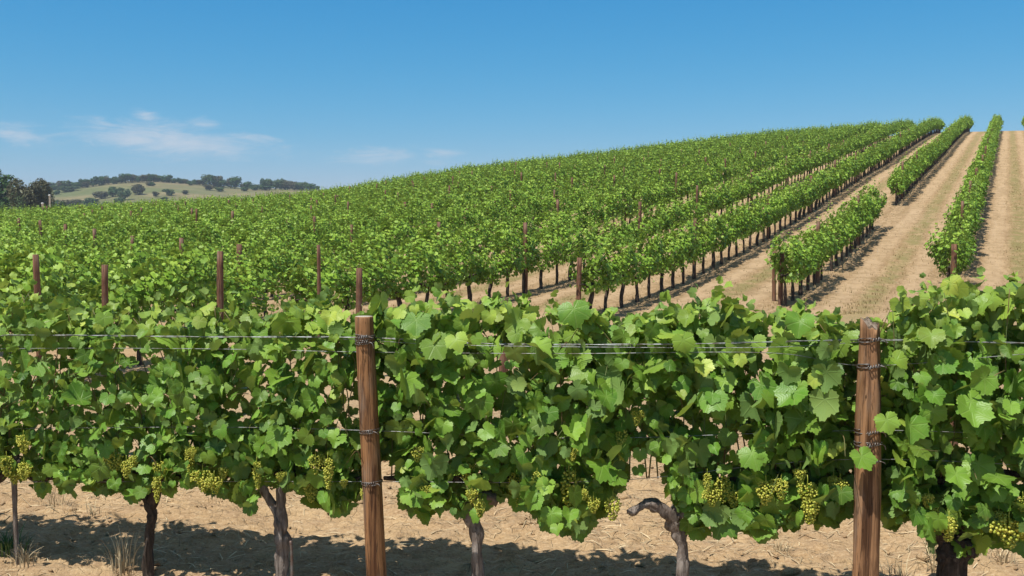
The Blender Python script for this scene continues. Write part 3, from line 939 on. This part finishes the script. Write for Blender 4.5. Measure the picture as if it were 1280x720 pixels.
def tuft(px, py_foot, h, n, spread, label, mat, name='dry_grass_tuft', cat='grass tuft', seed=0, lean=.35, w0=.004):
    v = ray(px, py_foot); s = -CAM_Z / v.z
    x, y = v.x * s, v.y * s
    r = np.random.default_rng(seed + int(px))
    A = Acc()
    for _ in range(n):
        a = r.uniform(0, 6.28); q = r.uniform(0, spread) * .35
        b = np.array([math.cos(a) * q, math.sin(a) * q, -.02]); hh = h * r.uniform(.35, 1.05)
        d = np.array([math.cos(a), math.sin(a), 0]) * hh * r.uniform(.05, lean) + np.array([r.normal(0, .04), 0, 0])
        P = smooth_path([b, b + d * .35 + [0, 0, hh * .6], b + d + [0, 0, hh * r.uniform(.8, 1.0)]], 6)
        side = np.array([math.cos(a + 1.57), math.sin(a + 1.57), 0]); ww = np.linspace(w0, w0 * .25, 6)[:, None] * r.uniform(.6, 1.3)
        V = np.concatenate([P - side * ww, P + side * ww])
        A.add(V, [(i, i + 1, i + 7, i + 6) for i in range(5)], r.uniform(0, 1))
    o = obj(name, A.mesh(name, mat, False), None, (x, y, ground_z(x, y)))
    return tag(o, label, cat)


tuft(152, 716, .34, 60, .30, 'tall pale dry grass tuft left of the slim dark vine trunk', M_STRAW, seed=1)
tuft(72, 632, .20, 34, .3, 'low dry grass tuft on open soil between the two leftmost vines', M_STRAW, seed=2)
tuft(116, 650, .15, 24, .25, 'tiny dry grass tuft right of the low tuft at the left', M_STRAW, seed=3)
tuft(672, 655, .13, 40, .5, 'flat straw coloured tuft under the long hanging grape bunch', M_STRAW, seed=4)
tuft(1170, 712, .20, 46, .35, 'dry grass tuft at the foot of the knobby stump', M_STRAW, seed=5)
tuft(1125, 722, .16, 40, .4, 'dry grass tuft just right of the rough split post', M_STRAW, seed=6)
tuft(975, 690, .12, 60, .35, 'sparse dry grass patch left of the rough split post', M_STRAW, seed=7)
tuft(1255, 705, .13, 56, .32, 'dry grass tuft at the right edge beyond the knobby stump', M_STRAW, seed=8)
tuft(30, 712, .16, 60, .25, 'small dry tuft at the foot of the leftmost metal stake', M_STRAW, seed=9)
tuft(8, 694, .17, 120, .5, 'small green weed at the left edge under the vines', M_WEED, 'weed', 'weed', 10, .9, .007)
tuft(1166, 700, .18, 30, .2, 'small green weed left of the knobby stump', M_WEED, 'weed', 'weed', 11, .35, .004)

# ------------------------------------------------------------------ hillside vines
def hill_foliage(seed, n, size, lod):
    r = np.random.default_rng(seed)
    x = np.clip(r.normal(0, .34, n), -.80, .80)
    tops = 1.74 + .40 * vnoise(x * 2.3 + seed, 0 * x + seed, 4) * 2 - .25 * np.abs(x)
    lows = .60 + .20 * np.abs(x) * r.uniform(.0, 1, n) + .16 * vnoise(x * 3 + seed, 0 * x, 9)
    u = r.uniform(0, 1, n) ** .9
    z = lows + (tops - lows) * u
    hw = .50 * np.interp(u, [0, .25, .6, .85, 1], [.34, .62, 1.0, .9, .45]) * (1 - .25 * np.abs(x)) * (1 + .5 * vnoise(x * 2.1 + seed * 1.3, u * 2.2, 14))
    sg = r.choice([-1, 1], n)
    y = sg * hw * np.sqrt(r.uniform(.15, 1.1, n)) + .16 * vnoise(x * 2.5 + seed, u * 3, 6)
    P = [np.stack([x, y, z], 1)]
    Nn = [np.stack([.5 * x, sg * (.95 - .35 * u), .15 + 1.0 * u], 1) + r.normal(0, .33, (n, 3))]
    T = [np.stack([0 * x, sg * .3, 0 * x - 1], 1) + r.normal(0, .40, (n, 3))]
    S = [size * r.uniform(.65, 1.25, n)]
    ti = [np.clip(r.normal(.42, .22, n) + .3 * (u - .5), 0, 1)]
    yo = [np.clip(r.normal(.03, .07, n), 0, 1) + np.where(u > .88, r.uniform(0, .3, n), 0)]
    for _ in range(int(n * .022) + 3):                    # loose shoots above and beside the hedge
        s_ = r.choice([-1, 1]); up = r.uniform() < .6
        b = np.array([r.uniform(-.7, .7), s_ * r.uniform(0, .35), 1.55 if up else r.uniform(.8, 1.5)])
        d = np.array([r.normal(0, .18), s_ * (r.uniform(0, .2) if up else r.uniform(.2, .45)), r.uniform(.25, .62) if up else r.uniform(-.45, .2)])
        m = 6; t_ = np.linspace(0, 1, m)[:, None]
        P.append(b + d * t_ + r.normal(0, .035, (m, 3)))
        Nn.append(np.array([0, s_ * .5, .7]) + r.normal(0, .5, (m, 3))); T.append(np.array([0, s_ * .3, -.6]) + r.normal(0, .6, (m, 3)))
        S.append(size * np.linspace(1.05, .55, m)); ti.append(r.uniform(.4, .9, m)); yo.append(r.uniform(0, .45, m))
    return leaves_mesh('foliage', np.concatenate(P), np.concatenate(Nn), np.concatenate(T), np.concatenate(S), np.concatenate(ti), np.clip(np.concatenate(yo), 0, 1), T_SMALL, M_HILL, r)


def hill_trunk(seed):
    r = np.random.default_rng(seed)
    A = Acc()
    v, f = tube(smooth_path([[0, 0, -.12], [r.normal(0, .03), r.normal(0, .02), .3], [r.normal(0, .05), r.normal(0, .03), .62], [r.normal(0, .06), 0, .85]], 10), np.linspace(.060, .042, 10), 8, .3, seed)
    A.add(v, f)
    for s in (-1, 1):
        v, f = tube(smooth_path([[0, 0, .70], [s * .3, 0, .84], [s * .7, 0, .86]], 8), np.linspace(.036, .018, 8), 6, .3, seed + s)
        A.add(v, f)
    return A.mesh('trunk', M_BARKD)


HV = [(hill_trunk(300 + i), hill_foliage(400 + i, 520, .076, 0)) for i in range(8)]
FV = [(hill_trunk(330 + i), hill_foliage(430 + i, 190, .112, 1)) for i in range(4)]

ORD = ['zeroth', 'first', 'second', 'third', 'fourth', 'fifth', 'sixth', 'seventh', 'eighth', 'ninth', 'tenth', 'eleventh', 'twelfth', 'thirteenth', 'fourteenth', 'fifteenth', 'sixteenth', 'seventeenth', 'eighteenth', 'nineteenth', 'twentieth'] + ['twenty-' + s for s in ('first', 'second', 'third', 'fourth', 'fifth', 'sixth', 'seventh', 'eighth', 'ninth')] + ['thirtieth', 'thirty-first', 'thirty-second']


def nth(n):
    return f"{n}{'th' if 10 <= n % 100 <= 20 else {1: 'st', 2: 'nd', 3: 'rd'}.get(n % 10, 'th')}"


def row_start(k):
    if k >= 1: return 28.2 - .6 * (k - 1)
    if k == 0: return 26.3
    if k == -1: return 24.0
    if k == -2: return 14.2
    c = C0 + PITCH * k
    return c / (-.68 - SLP)                  # well left of the frame


r = np.random.default_rng(77)
spots = []          # (Y, k, X, n from the near end, in view)
for k in range(3, -30, -1):
    c = C0 + PITCH * k
    y = row_start(k) + (r.uniform(0, 1) if k < -2 else .4)
    while True:
        x = c + SLP * y
        q = x / y
        yc = float(np.interp(q, _q, _yc))
        if y > yc + 3: break
        gap = (k == 0 and 45.2 < y < 53.0) or (k == -2 and 19.2 < y < 20.4) or (r.uniform() < .012)
        if not gap and q < .70:
            spots.append((y, k, x, -.545 < q < .545))
        y += 1.15 * math.sin(ROWANG) * r.uniform(.93, 1.07)
vis = sorted(s for s in spots if s[3])
N_IND = 290
ind = set(vis[:N_IND])
ycut = vis[N_IND][0] if len(vis) > N_IND else 1e9
counts = {}
protos = []
far_pts = []
seen_rows = {}
for s in sorted(spots):
    y, k, x, v = s
    a = ROWANG + r.normal(0, .05) + (PI if r.uniform() < .5 else 0)
    gz = float(H(x, y))
    grow_f = 1.0 + .16 * min(1, max(0, (y - 30) / 100))
    sc = (r.uniform(.92, 1.10) * grow_f, r.uniform(.80, 1.12) * grow_f, r.uniform(.86, 1.08) * grow_f)
    if s not in ind:
        far_pts.append((x, y, gz, a, sc)); continue
    n = counts[k] = counts.get(k, 0) + 1
    rk = ORD[2 - k] if k <= 1 else None
    if k == 2:
        lab = f'dark grapevine {nth(n)} along the row cut off by the right picture edge'
    elif k >= -1:
        lab = f'leafy grapevine, {nth(n)} from the near end of the {ORD[2 - k]} hillside row from the right'
    else:
        lab = f'leafy grapevine, {nth(n)} from the left edge in the {ORD[2 - k]} hillside row from the right'
    if len(protos) < 8:
        tm, fm = HV[len(protos)]
        t = thing('grapevine', lab, 'grapevine', (x, y, gz), a, 'grapevines of the hillside rows', sc)
        obj('trunk', tm, t); obj('foliage', fm, t)
        protos.append(t)
    else:
        dup(protos[int(r.integers(0, 8))], (x, y, gz), a, sc, lab)

# the far vines, too many to build singly: points that carry copies of a few vines
vc = bpy.data.collections.new('far vine shapes')
for tm, fm in FV:
    # trunk and leaves in one mesh for the far copies
    A_v = np.array([v.co for v in tm.vertices]); B_v = np.array([v.co for v in fm.vertices])
    A_f = np.array([p.vertices for p in tm.polygons]); B_f = np.array([p.vertices for p in fm.polygons])
    ti = np.zeros(len(B_v), np.float32); fm.attributes['tint'].data.foreach_get('value', ti)
    yo = np.zeros(len(B_v), np.float32); fm.attributes['young'].data.foreach_get('value', yo)
    me = mesh_np('far_vine', np.concatenate([A_v, B_v]), np.concatenate([A_f, B_f + len(A_v)]), {'tint': np.concatenate([np.zeros(len(A_v)), ti]), 'young': np.concatenate([np.zeros(len(A_v)), yo])}, True, [M_BARKD, M_HILL], [0] * len(A_f) + [1] * len(B_f))
    vc.objects.link(bpy.data.objects.new('far_vine', me))
pm = bpy.data.meshes.new('far_vine_rows')
pm.vertices.add(len(far_pts))
pm.vertices.foreach_set('co', np.array([p[:3] for p in far_pts], np.float32).ravel())
at = pm.attributes.new('rot', 'FLOAT_VECTOR', 'POINT'); at.data.foreach_set('vector', np.array([(0, 0, p[3]) for p in far_pts], np.float32).ravel())
at = pm.attributes.new('scl', 'FLOAT_VECTOR', 'POINT'); at.data.foreach_set('vector', np.array([p[4] for p in far_pts], np.float32).ravel())
fo = obj('far_vine_rows', pm)
tag(fo, 'dense green rows of far vines covering the upper hillside to its crest', 'vines', None, 'stuff')
ng = bpy.data.node_groups.new('far vines', 'GeometryNodeTree')
ng.interface.new_socket('Geometry', in_out='INPUT', socket_type='NodeSocketGeometry')
ng.interface.new_socket('Geometry', in_out='OUTPUT', socket_type='NodeSocketGeometry')
gi = ng.nodes.new('NodeGroupInput'); go = ng.nodes.new('NodeGroupOutput')
ci = ng.nodes.new('GeometryNodeCollectionInfo'); ci.inputs['Collection'].default_value = vc
ci.inputs['Separate Children'].default_value = True; ci.inputs['Reset Children'].default_value = True
m2p = ng.nodes.new('GeometryNodeMeshToPoints')
iop = ng.nodes.new('GeometryNodeInstanceOnPoints'); iop.inputs['Pick Instance'].default_value = True
ar = ng.nodes.new('GeometryNodeInputNamedAttribute'); ar.data_type = 'FLOAT_VECTOR'; ar.inputs['Name'].default_value = 'rot'
asx = ng.nodes.new('GeometryNodeInputNamedAttribute'); asx.data_type = 'FLOAT_VECTOR'; asx.inputs['Name'].default_value = 'scl'
L = ng.links.new
L(gi.outputs[0], m2p.inputs['Mesh']); L(m2p.outputs[0], iop.inputs['Points']); L(ci.outputs[0], iop.inputs['Instance'])
e2r = ng.nodes.new('FunctionNodeEulerToRotation'); L(ar.outputs['Attribute'], e2r.inputs[0])
L(e2r.outputs[0], iop.inputs['Rotation'])
L(asx.outputs['Attribute'], iop.inputs['Scale']); L(iop.outputs[0], go.inputs[0])
md = fo.modifiers.new('far vines', 'NODES'); md.node_group = ng
print('vines', len(spots), 'visible', len(vis), 'ycut', ycut, 'far', len(far_pts))

# ------------------------------------------------------------------ hillside posts
def post_mesh(rad, h, seed):
    z = np.linspace(-.25, h, 9)
    P = np.stack([.01 * np.sin(z * 2 + seed), .01 * np.cos(z * 1.7 + seed), z], 1)
    v, f = tube(P, np.linspace(rad * 1.05, rad * .92, 9), 12, .06, seed)
    A = Acc(); A.add(v, f)
    return A.mesh('hillside_post', M_POSTF)


PM = [post_mesh(.062, 2.0, i) for i in range(4)]


def hill_post(x, y, label, h=2.0, thick=1.0, lean=(0, 0), top=None):
    if top: h = CAM_Z + (285 - top) / F * y - float(H(x, y))
    o = obj('wooden_post', PM[random.randrange(4)], None, (x, y, float(H(x, y))), random.uniform(0, 6.28), (thick, thick, h / 2.0))
    o.rotation_euler = (lean[0], lean[1], random.uniform(0, 6))
    return tag(o, label, 'post', 'wooden posts of the hillside rows')


def row_y(k, px):
    q = (px - 640) / F
    return (C0 + PITCH * k) / (q - SLP)


for px, h, lab in [(45, 318, 'leftmost brown post rising above the leaves behind the front row'), (130, 331, 'reddish brown post behind the slim trunked vine, second from left'), (275, 314, 'tall brown post behind the front row between slim and forked vines'), (398, 306, 'brown post behind the front row just left of the leaning post')]:
    y = row_y(-2, px) * .955; hill_post((px - 640) / F * y, y, lab, 2, {45: .78, 130: .88, 275: 1.0, 398: .66}[px], top=h)
hill_post((448.5 - 640) / F * 15.0, 15.0, 'slim brown post rising directly behind the smooth leaning front post', 1.8, .85, top=335)
hill_post((629 - 640) / F * 13.0, 13.0, 'brown post seen through the leaves midway between the two front posts', 1.47, 1.05, top=377)
hill_post((724 - 640) / F * 23.9, 23.9, 'end post of the third hillside row from the right', 1.78, 1.05, top=322)
hill_post((977 - 640) / F * 26.9, 26.9, 'thicker end post of the second hillside row from the right', 1.72, 1.1, top=316)
hill_post((968 - 640) / F * 27.6, 27.6, 'thin second post close behind the end post of the second hillside row', 1.8, .9, top=314)
hill_post((1192 - 640) / F * 28.2, 28.2, 'end post of the first hillside row from the right', 1.95, 1.35, top=305)
hill_post((1196 - 640) / F * 9.5, 9.5, 'dark weathered post behind the front row below the first hillside row', 1.58, 1.2, top=392)
np_ = 0
for k in range(1, -27, -1):
    c = C0 + PITCH * k
    y = row_start(k) + 5 + (abs(k) * 3.7) % 4; n = {0: 2, -2: 5}.get(k, 1)
    while True:
        x = c + SLP * y; q = x / y
        if y > min(105, float(np.interp(q, _q, _yc)) - 4): break
        if -.53 < q < .53 and not (k == -2 and y < 23) and not (k == 0 and 46 < y < 53.0):
            n += 1; np_ += 1
            lab = f'brown wooden post, {nth(n)} from the near end of the {ORD[2 - k]} hillside row from right' if k >= -1 else f'brown wooden post, {nth(n - 1)} from the left edge in the {ORD[2 - k]} hillside row from right'
            hill_post(x + .05 * random.uniform(-1, 1), y, lab, random.uniform(1.95, 2.22), random.uniform(.9, 1.2))
        y += 8.4 * random.uniform(.85, 1.2)
print('posts', np_)

# ------------------------------------------------------------------ far hills and trees
RIDX = [-300, 0, 60, 100, 130, 160, 200, 250, 300, 350, 400, 460, 560, 800]
RIDY = [240, 237, 236, 233, 229, 226, 225, 229, 234, 235, 236, 240, 248, 270]
RY = 850.0


def hillz(X, Y):
    q = X / Y
    px = 640 + q * F
    ry = np.interp(px, RIDX, RIDY)
    zr = CAM_Z + (285 - ry) / F * RY
    a = np.clip((Y - 380) / (RY - 380), 0, 1); a = a * a * (3 - 2 * a)
    b = np.clip((Y - RY) / 700, 0, 1); b = b * b * (3 - 2 * b)
    return -6 + (zr + 6) * (.25 * np.clip((Y - 380) / (RY - 380), 0, 1) + .75 * a) * (1 - b) + 2.2 * fbm(X / 120, Y / 120, 13, 3) * np.clip((Y - 380) / 200, 0, 1)


hy = np.linspace(380, 1600, 110); hq = np.linspace(-.95, .3, 150)
HQ, HY = np.meshgrid(hq, hy); HX = HQ * HY; HZ = hillz(HX, HY)
idx = np.arange(HX.size).reshape(HX.shape)
Q = np.stack([idx[:-1, :-1], idx[:-1, 1:], idx[1:, 1:], idx[1:, :-1]], -1).reshape(-1, 4)
N = NT('dry hill grass')
_p = N.n('ShaderNodeNewGeometry').outputs['Position']
_c = N.mix(N.maprange(N.noise(_p, .012, 5), .4, .62), (.190, .158, .078), (.115, .128, .048))
_c = N.mix(N.maprange(N.noise(_p, .06, 4), .45, .7, 0, .5), _c, (.30, .24, .13))
_c = N.mix(N.maprange(N.noise(N.mapping(_p, (.004, .03, .05)), 1, 4), .5, .62, 0, .6), _c, (.12, .14, .055))
M_GRASS = N.done(N.bsdf(_c, .95, .1, N.bump(N.noise(_p, .3, 4), .5, .8)))
tag(obj('hills', mesh_np('hills', np.stack([HX, HY, HZ], -1), Q, None, True, [M_GRASS])), 'far rolling hill of dry grass dotted with trees beyond the vineyard', 'hills', None, 'structure')


def crown_mesh(seed, n, leaf, mat, lobes=7, W=1.0, Hh=1.0):
    r = np.random.default_rng(seed)
    C = [(0, 0, .52, .37), (.05, 0, .30, .30)]
    for _ in range(lobes):
        a = r.uniform(0, 6.28); q = r.uniform(.15, .34)
        C.append((math.cos(a) * q, math.sin(a) * q, r.uniform(.22, .76), r.uniform(.16, .27)))
    P, Nn = [], []
    while len(P) < n:
        c = C[r.integers(0, len(C))]
        v = r.normal(0, 1, 3); v /= np.linalg.norm(v)
        p = np.array(c[:3]) + v * c[3] * r.uniform(.75, 1.06) * np.array([1, 1, .85])
        if p[2] < .03: continue
        if float(fbm(p[0] * 7 + seed, (p[2] + p[1]) * 7, 3, 2)) < -.28: continue
        P.append(p); Nn.append(v * .8 + np.array([0, 0, .35]) + r.normal(0, .4, 3))
    P = np.array(P); Nn = np.array(Nn); m = len(P)
    tint = np.clip(r.normal(.4, .26, m) + .35 * fbm(P[:, 0] * 4 + seed, P[:, 2] * 4, 8, 2), 0, 1)
    P = P * np.array([W, W, Hh])
    return leaves_mesh('crown', P, Nn, r.normal(0, 1, (m, 3)), leaf * r.uniform(.6, 1.4, m), tint, np.clip(r.normal(.05, .12, m), 0, 1), T_SMALL, mat, r)


def tree_trunk(seed, rad=.035):
    r = np.random.default_rng(seed); A = Acc()
    v, f = tube(smooth_path([[0, 0, -.06], [.01, 0, .15], [r.normal(0, .03), r.normal(0, .03), .55]], 8), np.linspace(rad, rad * .5, 8), 8, .2, seed); A.add(v, f)
    for _ in range(5):
        a = r.uniform(0, 6.28); z = r.uniform(.18, .4)
        v, f = tube(smooth_path([[0, 0, z], [math.cos(a) * .12, math.sin(a) * .12, z + .14], [math.cos(a) * .24, math.sin(a) * .24, z + .26]], 6), np.linspace(rad * .5, rad * .15, 6), 6); A.add(v, f)
    return A.mesh('trunk', M_TRUNK)


FAR_CROWN = [crown_mesh(500 + i, 900, .055, [M_TREE, M_TREE, M_TREE3, M_TREE2][i % 4], 6 + i % 3) for i in range(8)]
FAR_TRUNK = [tree_trunk(520 + i) for i in range(4)]
tree_protos = {}


def far_tree(px, py_base, wpx, hpx, label, group, kind=None, name='oak_tree', cat='tree'):
    v = ray(px, py_base)
    # walk along the sight line to the hill surface
    s = 395.0
    while s < 1500:
        if CAM_Z + v.z * s / v.y <= float(hillz(v.x * s / v.y, s)): break
        s += 4
    else:
        s = RY - 6
    if s > RY + 30: s = RY
    x = v.x / v.y * s
    z = float(hillz(x, s))
    k = kind if kind is not None else random.randrange(8)
    W, Ht = 1.3 * wpx * s / F, 1.12 * hpx * s / F
    sc = (W / .95, W / .95 * random.uniform(.9, 1.1), Ht / .92)
    if k not in tree_protos:
        t = thing(name, label, cat, (x, s, z), random.uniform(0, 6.28), group, sc)
        obj('trunk', FAR_TRUNK[k % 4], t); obj('crown', FAR_CROWN[k], t)
        tree_protos[k] = t
    else:
        t = dup(tree_protos[k], (x, s, z), random.uniform(0, 6.28), sc, label, group)
        t.name = name
        t['category'] = cat


G1 = 'trees along the ridge of the far hill'
rid = []
px = 52
while px < 396:
    base = float(np.interp(px, RIDX, RIDY))
    if px < 75: w, h = random.uniform(7, 11), random.uniform(5, 7)
    elif px < 215: w, h = random.uniform(7, 12), random.uniform(7, 11)
    elif px < 258: w, h = random.uniform(5, 9), random.uniform(4, 7)
    elif px < 300: w, h = random.uniform(9, 14), random.uniform(10, 14)
    elif px < 325: w, h = random.uniform(7, 11), random.uniform(6, 10)
    else: w, h = random.uniform(9, 14), random.uniform(10, 13) * float(np.interp(px, [325, 340, 396], [.9, 1.1, .6]))
    rid.append((px, base + 2.5, w, h)); px += w * random.uniform(.5, .75)
for i, (a, b, w, h) in enumerate(rid):
    far_tree(a, b, w, h, f'small dark oak, {nth(i + 1)} from the left along the ridge of the far hill', G1)
MID = [(127, 249, 14, 9), (141, 246, 13, 11), (140, 239, 8, 6), (155, 250, 13, 12), (150, 243, 9, 7), (172, 244, 15, 13), (185, 233, 7, 5), (191, 233, 6, 5), (115, 259, 18, 10), (133, 260, 9, 7), (149, 257, 11, 9),
       (70, 244, 7, 7), (88, 262, 22, 12), (73, 262, 13, 12), (195, 246, 8, 6), (212, 245, 10, 8), (232, 243, 9, 5), (262, 238, 14, 6), (275, 240, 9, 5), (305, 239, 9, 5), (318, 238, 8, 5), (332, 238, 14, 5), (350, 236, 16, 5), (60, 236, 26, 8), (85, 240, 20, 7), (103, 232, 16, 6), (238, 232, 6, 4), (205, 240, 5, 3), (206, 251, 10, 4), (100, 255, 12, 5)]
for i, (a, b, w, h) in enumerate(sorted(MID)):
    far_tree(a, b, w, h, f'round dark bush, {nth(i + 1)} from the left on the slope of the far hill', 'bushes scattered on the slope of the far hill', None, 'hillside_bush', 'bush')


def near_tree(px, wpx, top_y, dist, label, mat, seed, name, lobes=11, leaf=.030, n=8000, cat='tree'):
    x = (px - 640) / F * dist
    z = float(H(x, dist))
    ztop = CAM_Z + (285 - top_y) / F * dist
    Ht = ztop - z; W = wpx * dist / F
    t = thing(name, label, cat, (x, dist, z), 0, 'trees at the left beyond the vineyard', None)
    obj('trunk', tree_trunk(seed + 3, .03), t, scale=(W, W, Ht))
    obj('crown', crown_mesh(seed, n, leaf * W, mat, lobes, W / .95, Ht / .92), t)


near_tree(2, 58, 210, 225, 'tall dark green broad tree at the left picture edge', M_TREE, 611, 'broadleaf_tree')
near_tree(-52, 60, 205, 235, 'dark tree standing left of the tall one at the picture edge', M_TREE, 612, 'broadleaf_tree', n=2000)
near_tree(39, 46, 224, 215, 'brownish round tree right of the tall dark green tree', M_TREE2, 613, 'broadleaf_tree')
near_tree(54, 26, 231, 222, 'brownish smaller tree beside the white post', M_TREE2, 614, 'broadleaf_tree', 7)
near_tree(24, 30, 236, 208, 'low green bush between the tall dark tree and the brownish tree', M_TREE3, 615, 'bush', 6, .035, 1800, 'bush')
near_tree(42, 9, 220, 260, 'small dark round treetop rising behind the brownish tree', M_TREE, 616, 'broadleaf_tree', 4, .06, 700)
near_tree(78, 22, 246, 240, 'low dark bush just right of the white post', M_TREE, 617, 'bush', 5, .045, 1200, 'bush')
near_tree(2, 30, 246, 200, 'dark shrub at the foot of the tall left tree', M_TREE, 618, 'bush', 6, .04, 1400, 'bush')

# white post with cap
A = Acc()
d = 190.0
for px, w, top_y, nm, lab in [(64.3, 1.7, 243.5, 'white_post', 'tall white post beside the brownish trees at the left'), (55.2, 2.0, 253.5, 'white_post', 'short pale stub post left of the tall white post')]:
    x = (px - 640) / F * d; z = float(H(x, d)); h = CAM_Z + (285 - top_y) / F * d - z; w_ = w * d / F / 2
    A = Acc()
    prof = [(w_ * 1.25, 0), (w_ * 1.25, .3), (w_, .34), (w_ * .92, h - .25), (w_ * 1.3, h - .2), (w_ * 1.3, h - .08), (w_ * .5, h)]
    V = np.concatenate([[(sx * q, sy * q, zz) for sx, sy in ((-1, -1), (1, -1), (1, 1), (-1, 1))] for q, zz in prof])
    f = [(i * 4 + j, i * 4 + (j + 1) % 4, (i + 1) * 4 + (j + 1) % 4, (i + 1) * 4 + j) for i in range(len(prof) - 1) for j in range(4)] + [((len(prof) - 1) * 4 + j) for j in range(4)][:0]
    f.append(tuple((len(prof) - 1) * 4 + j for j in range(4)))
    A.add(V, np.array(f))
    tag(obj(nm, A.mesh(nm, M_WHITE, False), None, (x, d, z)), lab, 'post')

# ------------------------------------------------------------------ light and sky
EL = math.radians(62)
sd = Vector((-.72, -.69, 0)).normalized()          # the sun stands behind the viewer's left shoulder
sv = Vector((sd.x * math.cos(EL), sd.y * math.cos(EL), math.sin(EL)))
ld = bpy.data.lights.new('sun', 'SUN'); ld.energy = 4.8; ld.angle = math.radians(.53); ld.color = (1, .955, .88)
lo_ = bpy.data.objects.new('sun', ld); COL.objects.link(lo_)
lo_.rotation_euler = sv.to_track_quat('Z', 'Y').to_euler()
lo_.location = (0, 0, 60)

w = bpy.data.worlds.new('World'); scene.world = w; w.use_nodes = True
nt = w.node_tree; nt.nodes.clear()


class WN(NT):
    def __init__(s, t): s.t = t


W = WN(nt)
sky = W.n('ShaderNodeTexSky', sky_type='NISHITA')
sky.sun_disc = False
sky.sun_elevation = EL
sky.sun_rotation = math.atan2(sd.x, sd.y)
sky.altitude = 100; sky.air_density = 1.0; sky.dust_density = .35; sky.ozone_density = 2.2
dirv = W.n('ShaderNodeTexCoord').outputs['Generated']
sx = W.n('ShaderNodeSeparateXYZ'); nt.links.new(dirv, sx.inputs[0])
yy = W.math('MAXIMUM', sx.outputs[1], .05)
az = W.math('DIVIDE', sx.outputs[0], yy); el = W.math('DIVIDE', sx.outputs[2], yy)
cmb = W.n('ShaderNodeCombineXYZ'); nt.links.new(az, cmb.inputs[0]); nt.links.new(el, cmb.inputs[1])
nz = W.noise(W.mapping(cmb.outputs[0], (11, 62, 1), (0, 0, .10)), 1.0, 8, .66, 1.6)
nz2 = W.noise(W.mapping(cmb.outputs[0], (40, 120, 1), (0, 0, .2)), 1.0, 6, .65, 1.0)
total = None
for (px, py, rx, ry, slope, amt) in [(215, 176, 150, 24, .09, 1.0), (185, 146, 22, 11, .15, .75), (256, 155, 28, 9, .05, .7), (130, 151, 26, 6, .03, .45), (310, 172, 62, 8, .12, .75), (22, 168, 55, 16, .15, .8), (470, 194, 70, 14, -.02, .75), (552, 192, 38, 8, .05, .7), (545, 205, 32, 6, 0, .6), (230, 196, 90, 12, .04, .5)]:
    a0, e0 = (px - 640) / F, (285 - py) / F
    da = W.math('SUBTRACT', az, a0)
    de = W.math('ADD', W.math('SUBTRACT', el, e0), W.math('MULTIPLY', da, slope))
    da = W.math('DIVIDE', da, rx / F); de = W.math('DIVIDE', de, ry / F)
    rr = W.math('ADD', W.math('MULTIPLY', da, da), W.math('MULTIPLY', de, de))
    f = W.math('MULTIPLY', W.math('EXPONENT', W.math('MULTIPLY', rr, -1.1)), amt)
    total = f if total is None else W.math('MAXIMUM', total, f)
n_ = W.math('ADD', W.math('MULTIPLY', nz, .7), W.math('MULTIPLY', nz2, .3))
cl = W.maprange(W.math('ADD', total, W.math('MULTIPLY', W.math('SUBTRACT', n_, .5), 2.2)), .20, 1.30, 0, .95)
cl = W.math('MULTIPLY', cl, W.maprange(total, .03, .3))
# a clean dry-air sky: deeper blue than the stock atmosphere
sc_ = W.n('ShaderNodeSeparateXYZ'); nt.links.new(sky.outputs[0], sc_.inputs[0])
cc_ = W.n('ShaderNodeCombineXYZ')
for i_, (pw, am) in enumerate([(2.06, .50), (.84, .535), (.5, .715)]):
    x_ = W.math('MINIMUM', W.math('MULTIPLY', sc_.outputs[i_], .16), 1.3)
    nt.links.new(W.math('MULTIPLY', W.math('POWER', x_, pw), am / .16), cc_.inputs[i_])
skyc = W.mix(cl, cc_.outputs[0], (3.4, 4.0, 4.7))
skyc = W.mix(W.maprange(sx.outputs[2], .38, .75, 0, .75), skyc, (1.7, 1.9, 2.1))  # unseen pale veil high overhead, added to make the blue fill light more neutral
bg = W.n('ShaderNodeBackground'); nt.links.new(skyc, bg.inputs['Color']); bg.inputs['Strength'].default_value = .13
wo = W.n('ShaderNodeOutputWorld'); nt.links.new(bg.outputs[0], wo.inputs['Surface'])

# ------------------------------------------------------------------ air
HAZE = True
if HAZE:
    x0, x1, y0, y1, z0, z1 = -1640, 1640, -420, 1900, -8.5, 70
    V = [(x0, y0, z0), (x1, y0, z0), (x1, y1, z0), (x0, y1, z0), (x0, y0, z1), (x1, y0, z1), (x1, y1, z1), (x0, y1, z1)]
    f = [(0, 3, 2, 1), (4, 5, 6, 7), (0, 1, 5, 4), (1, 2, 6, 5), (2, 3, 7, 6), (3, 0, 4, 7)]
    hm = bpy.data.materials.new('air'); hm.use_nodes = True
    t = hm.node_tree; t.nodes.clear()
    o = t.nodes.new('ShaderNodeOutputMaterial'); pv = t.nodes.new('ShaderNodeVolumePrincipled')
    pv.inputs['Color'].default_value = (.75, .86, 1, 1); pv.inputs['Density'].default_value = .00022
    pv.inputs['Anisotropy'].default_value = .1
    t.links.new(pv.outputs[0], o.inputs['Volume'])
    tag(obj('haze', mesh_np('haze', V, f, None, False, [hm])), 'thin bluish summer haze over the far hill', 'haze', None, 'stuff')

# ------------------------------------------------------------------ view
scene.view_settings.view_transform = 'Standard'
scene.view_settings.look = 'None'
scene.view_settings.exposure = 0.3
scene.view_settings.gamma = 1.0
scene.view_settings.use_curve_mapping = False
scene.cycles.max_bounces = 6
scene.cycles.diffuse_bounces = 3
scene.cycles.glossy_bounces = 2
scene.cycles.transmission_bounces = 4
scene.cycles.volume_bounces = 0
scene.cycles.transparent_max_bounces = 8
scene.cycles.use_denoising = True
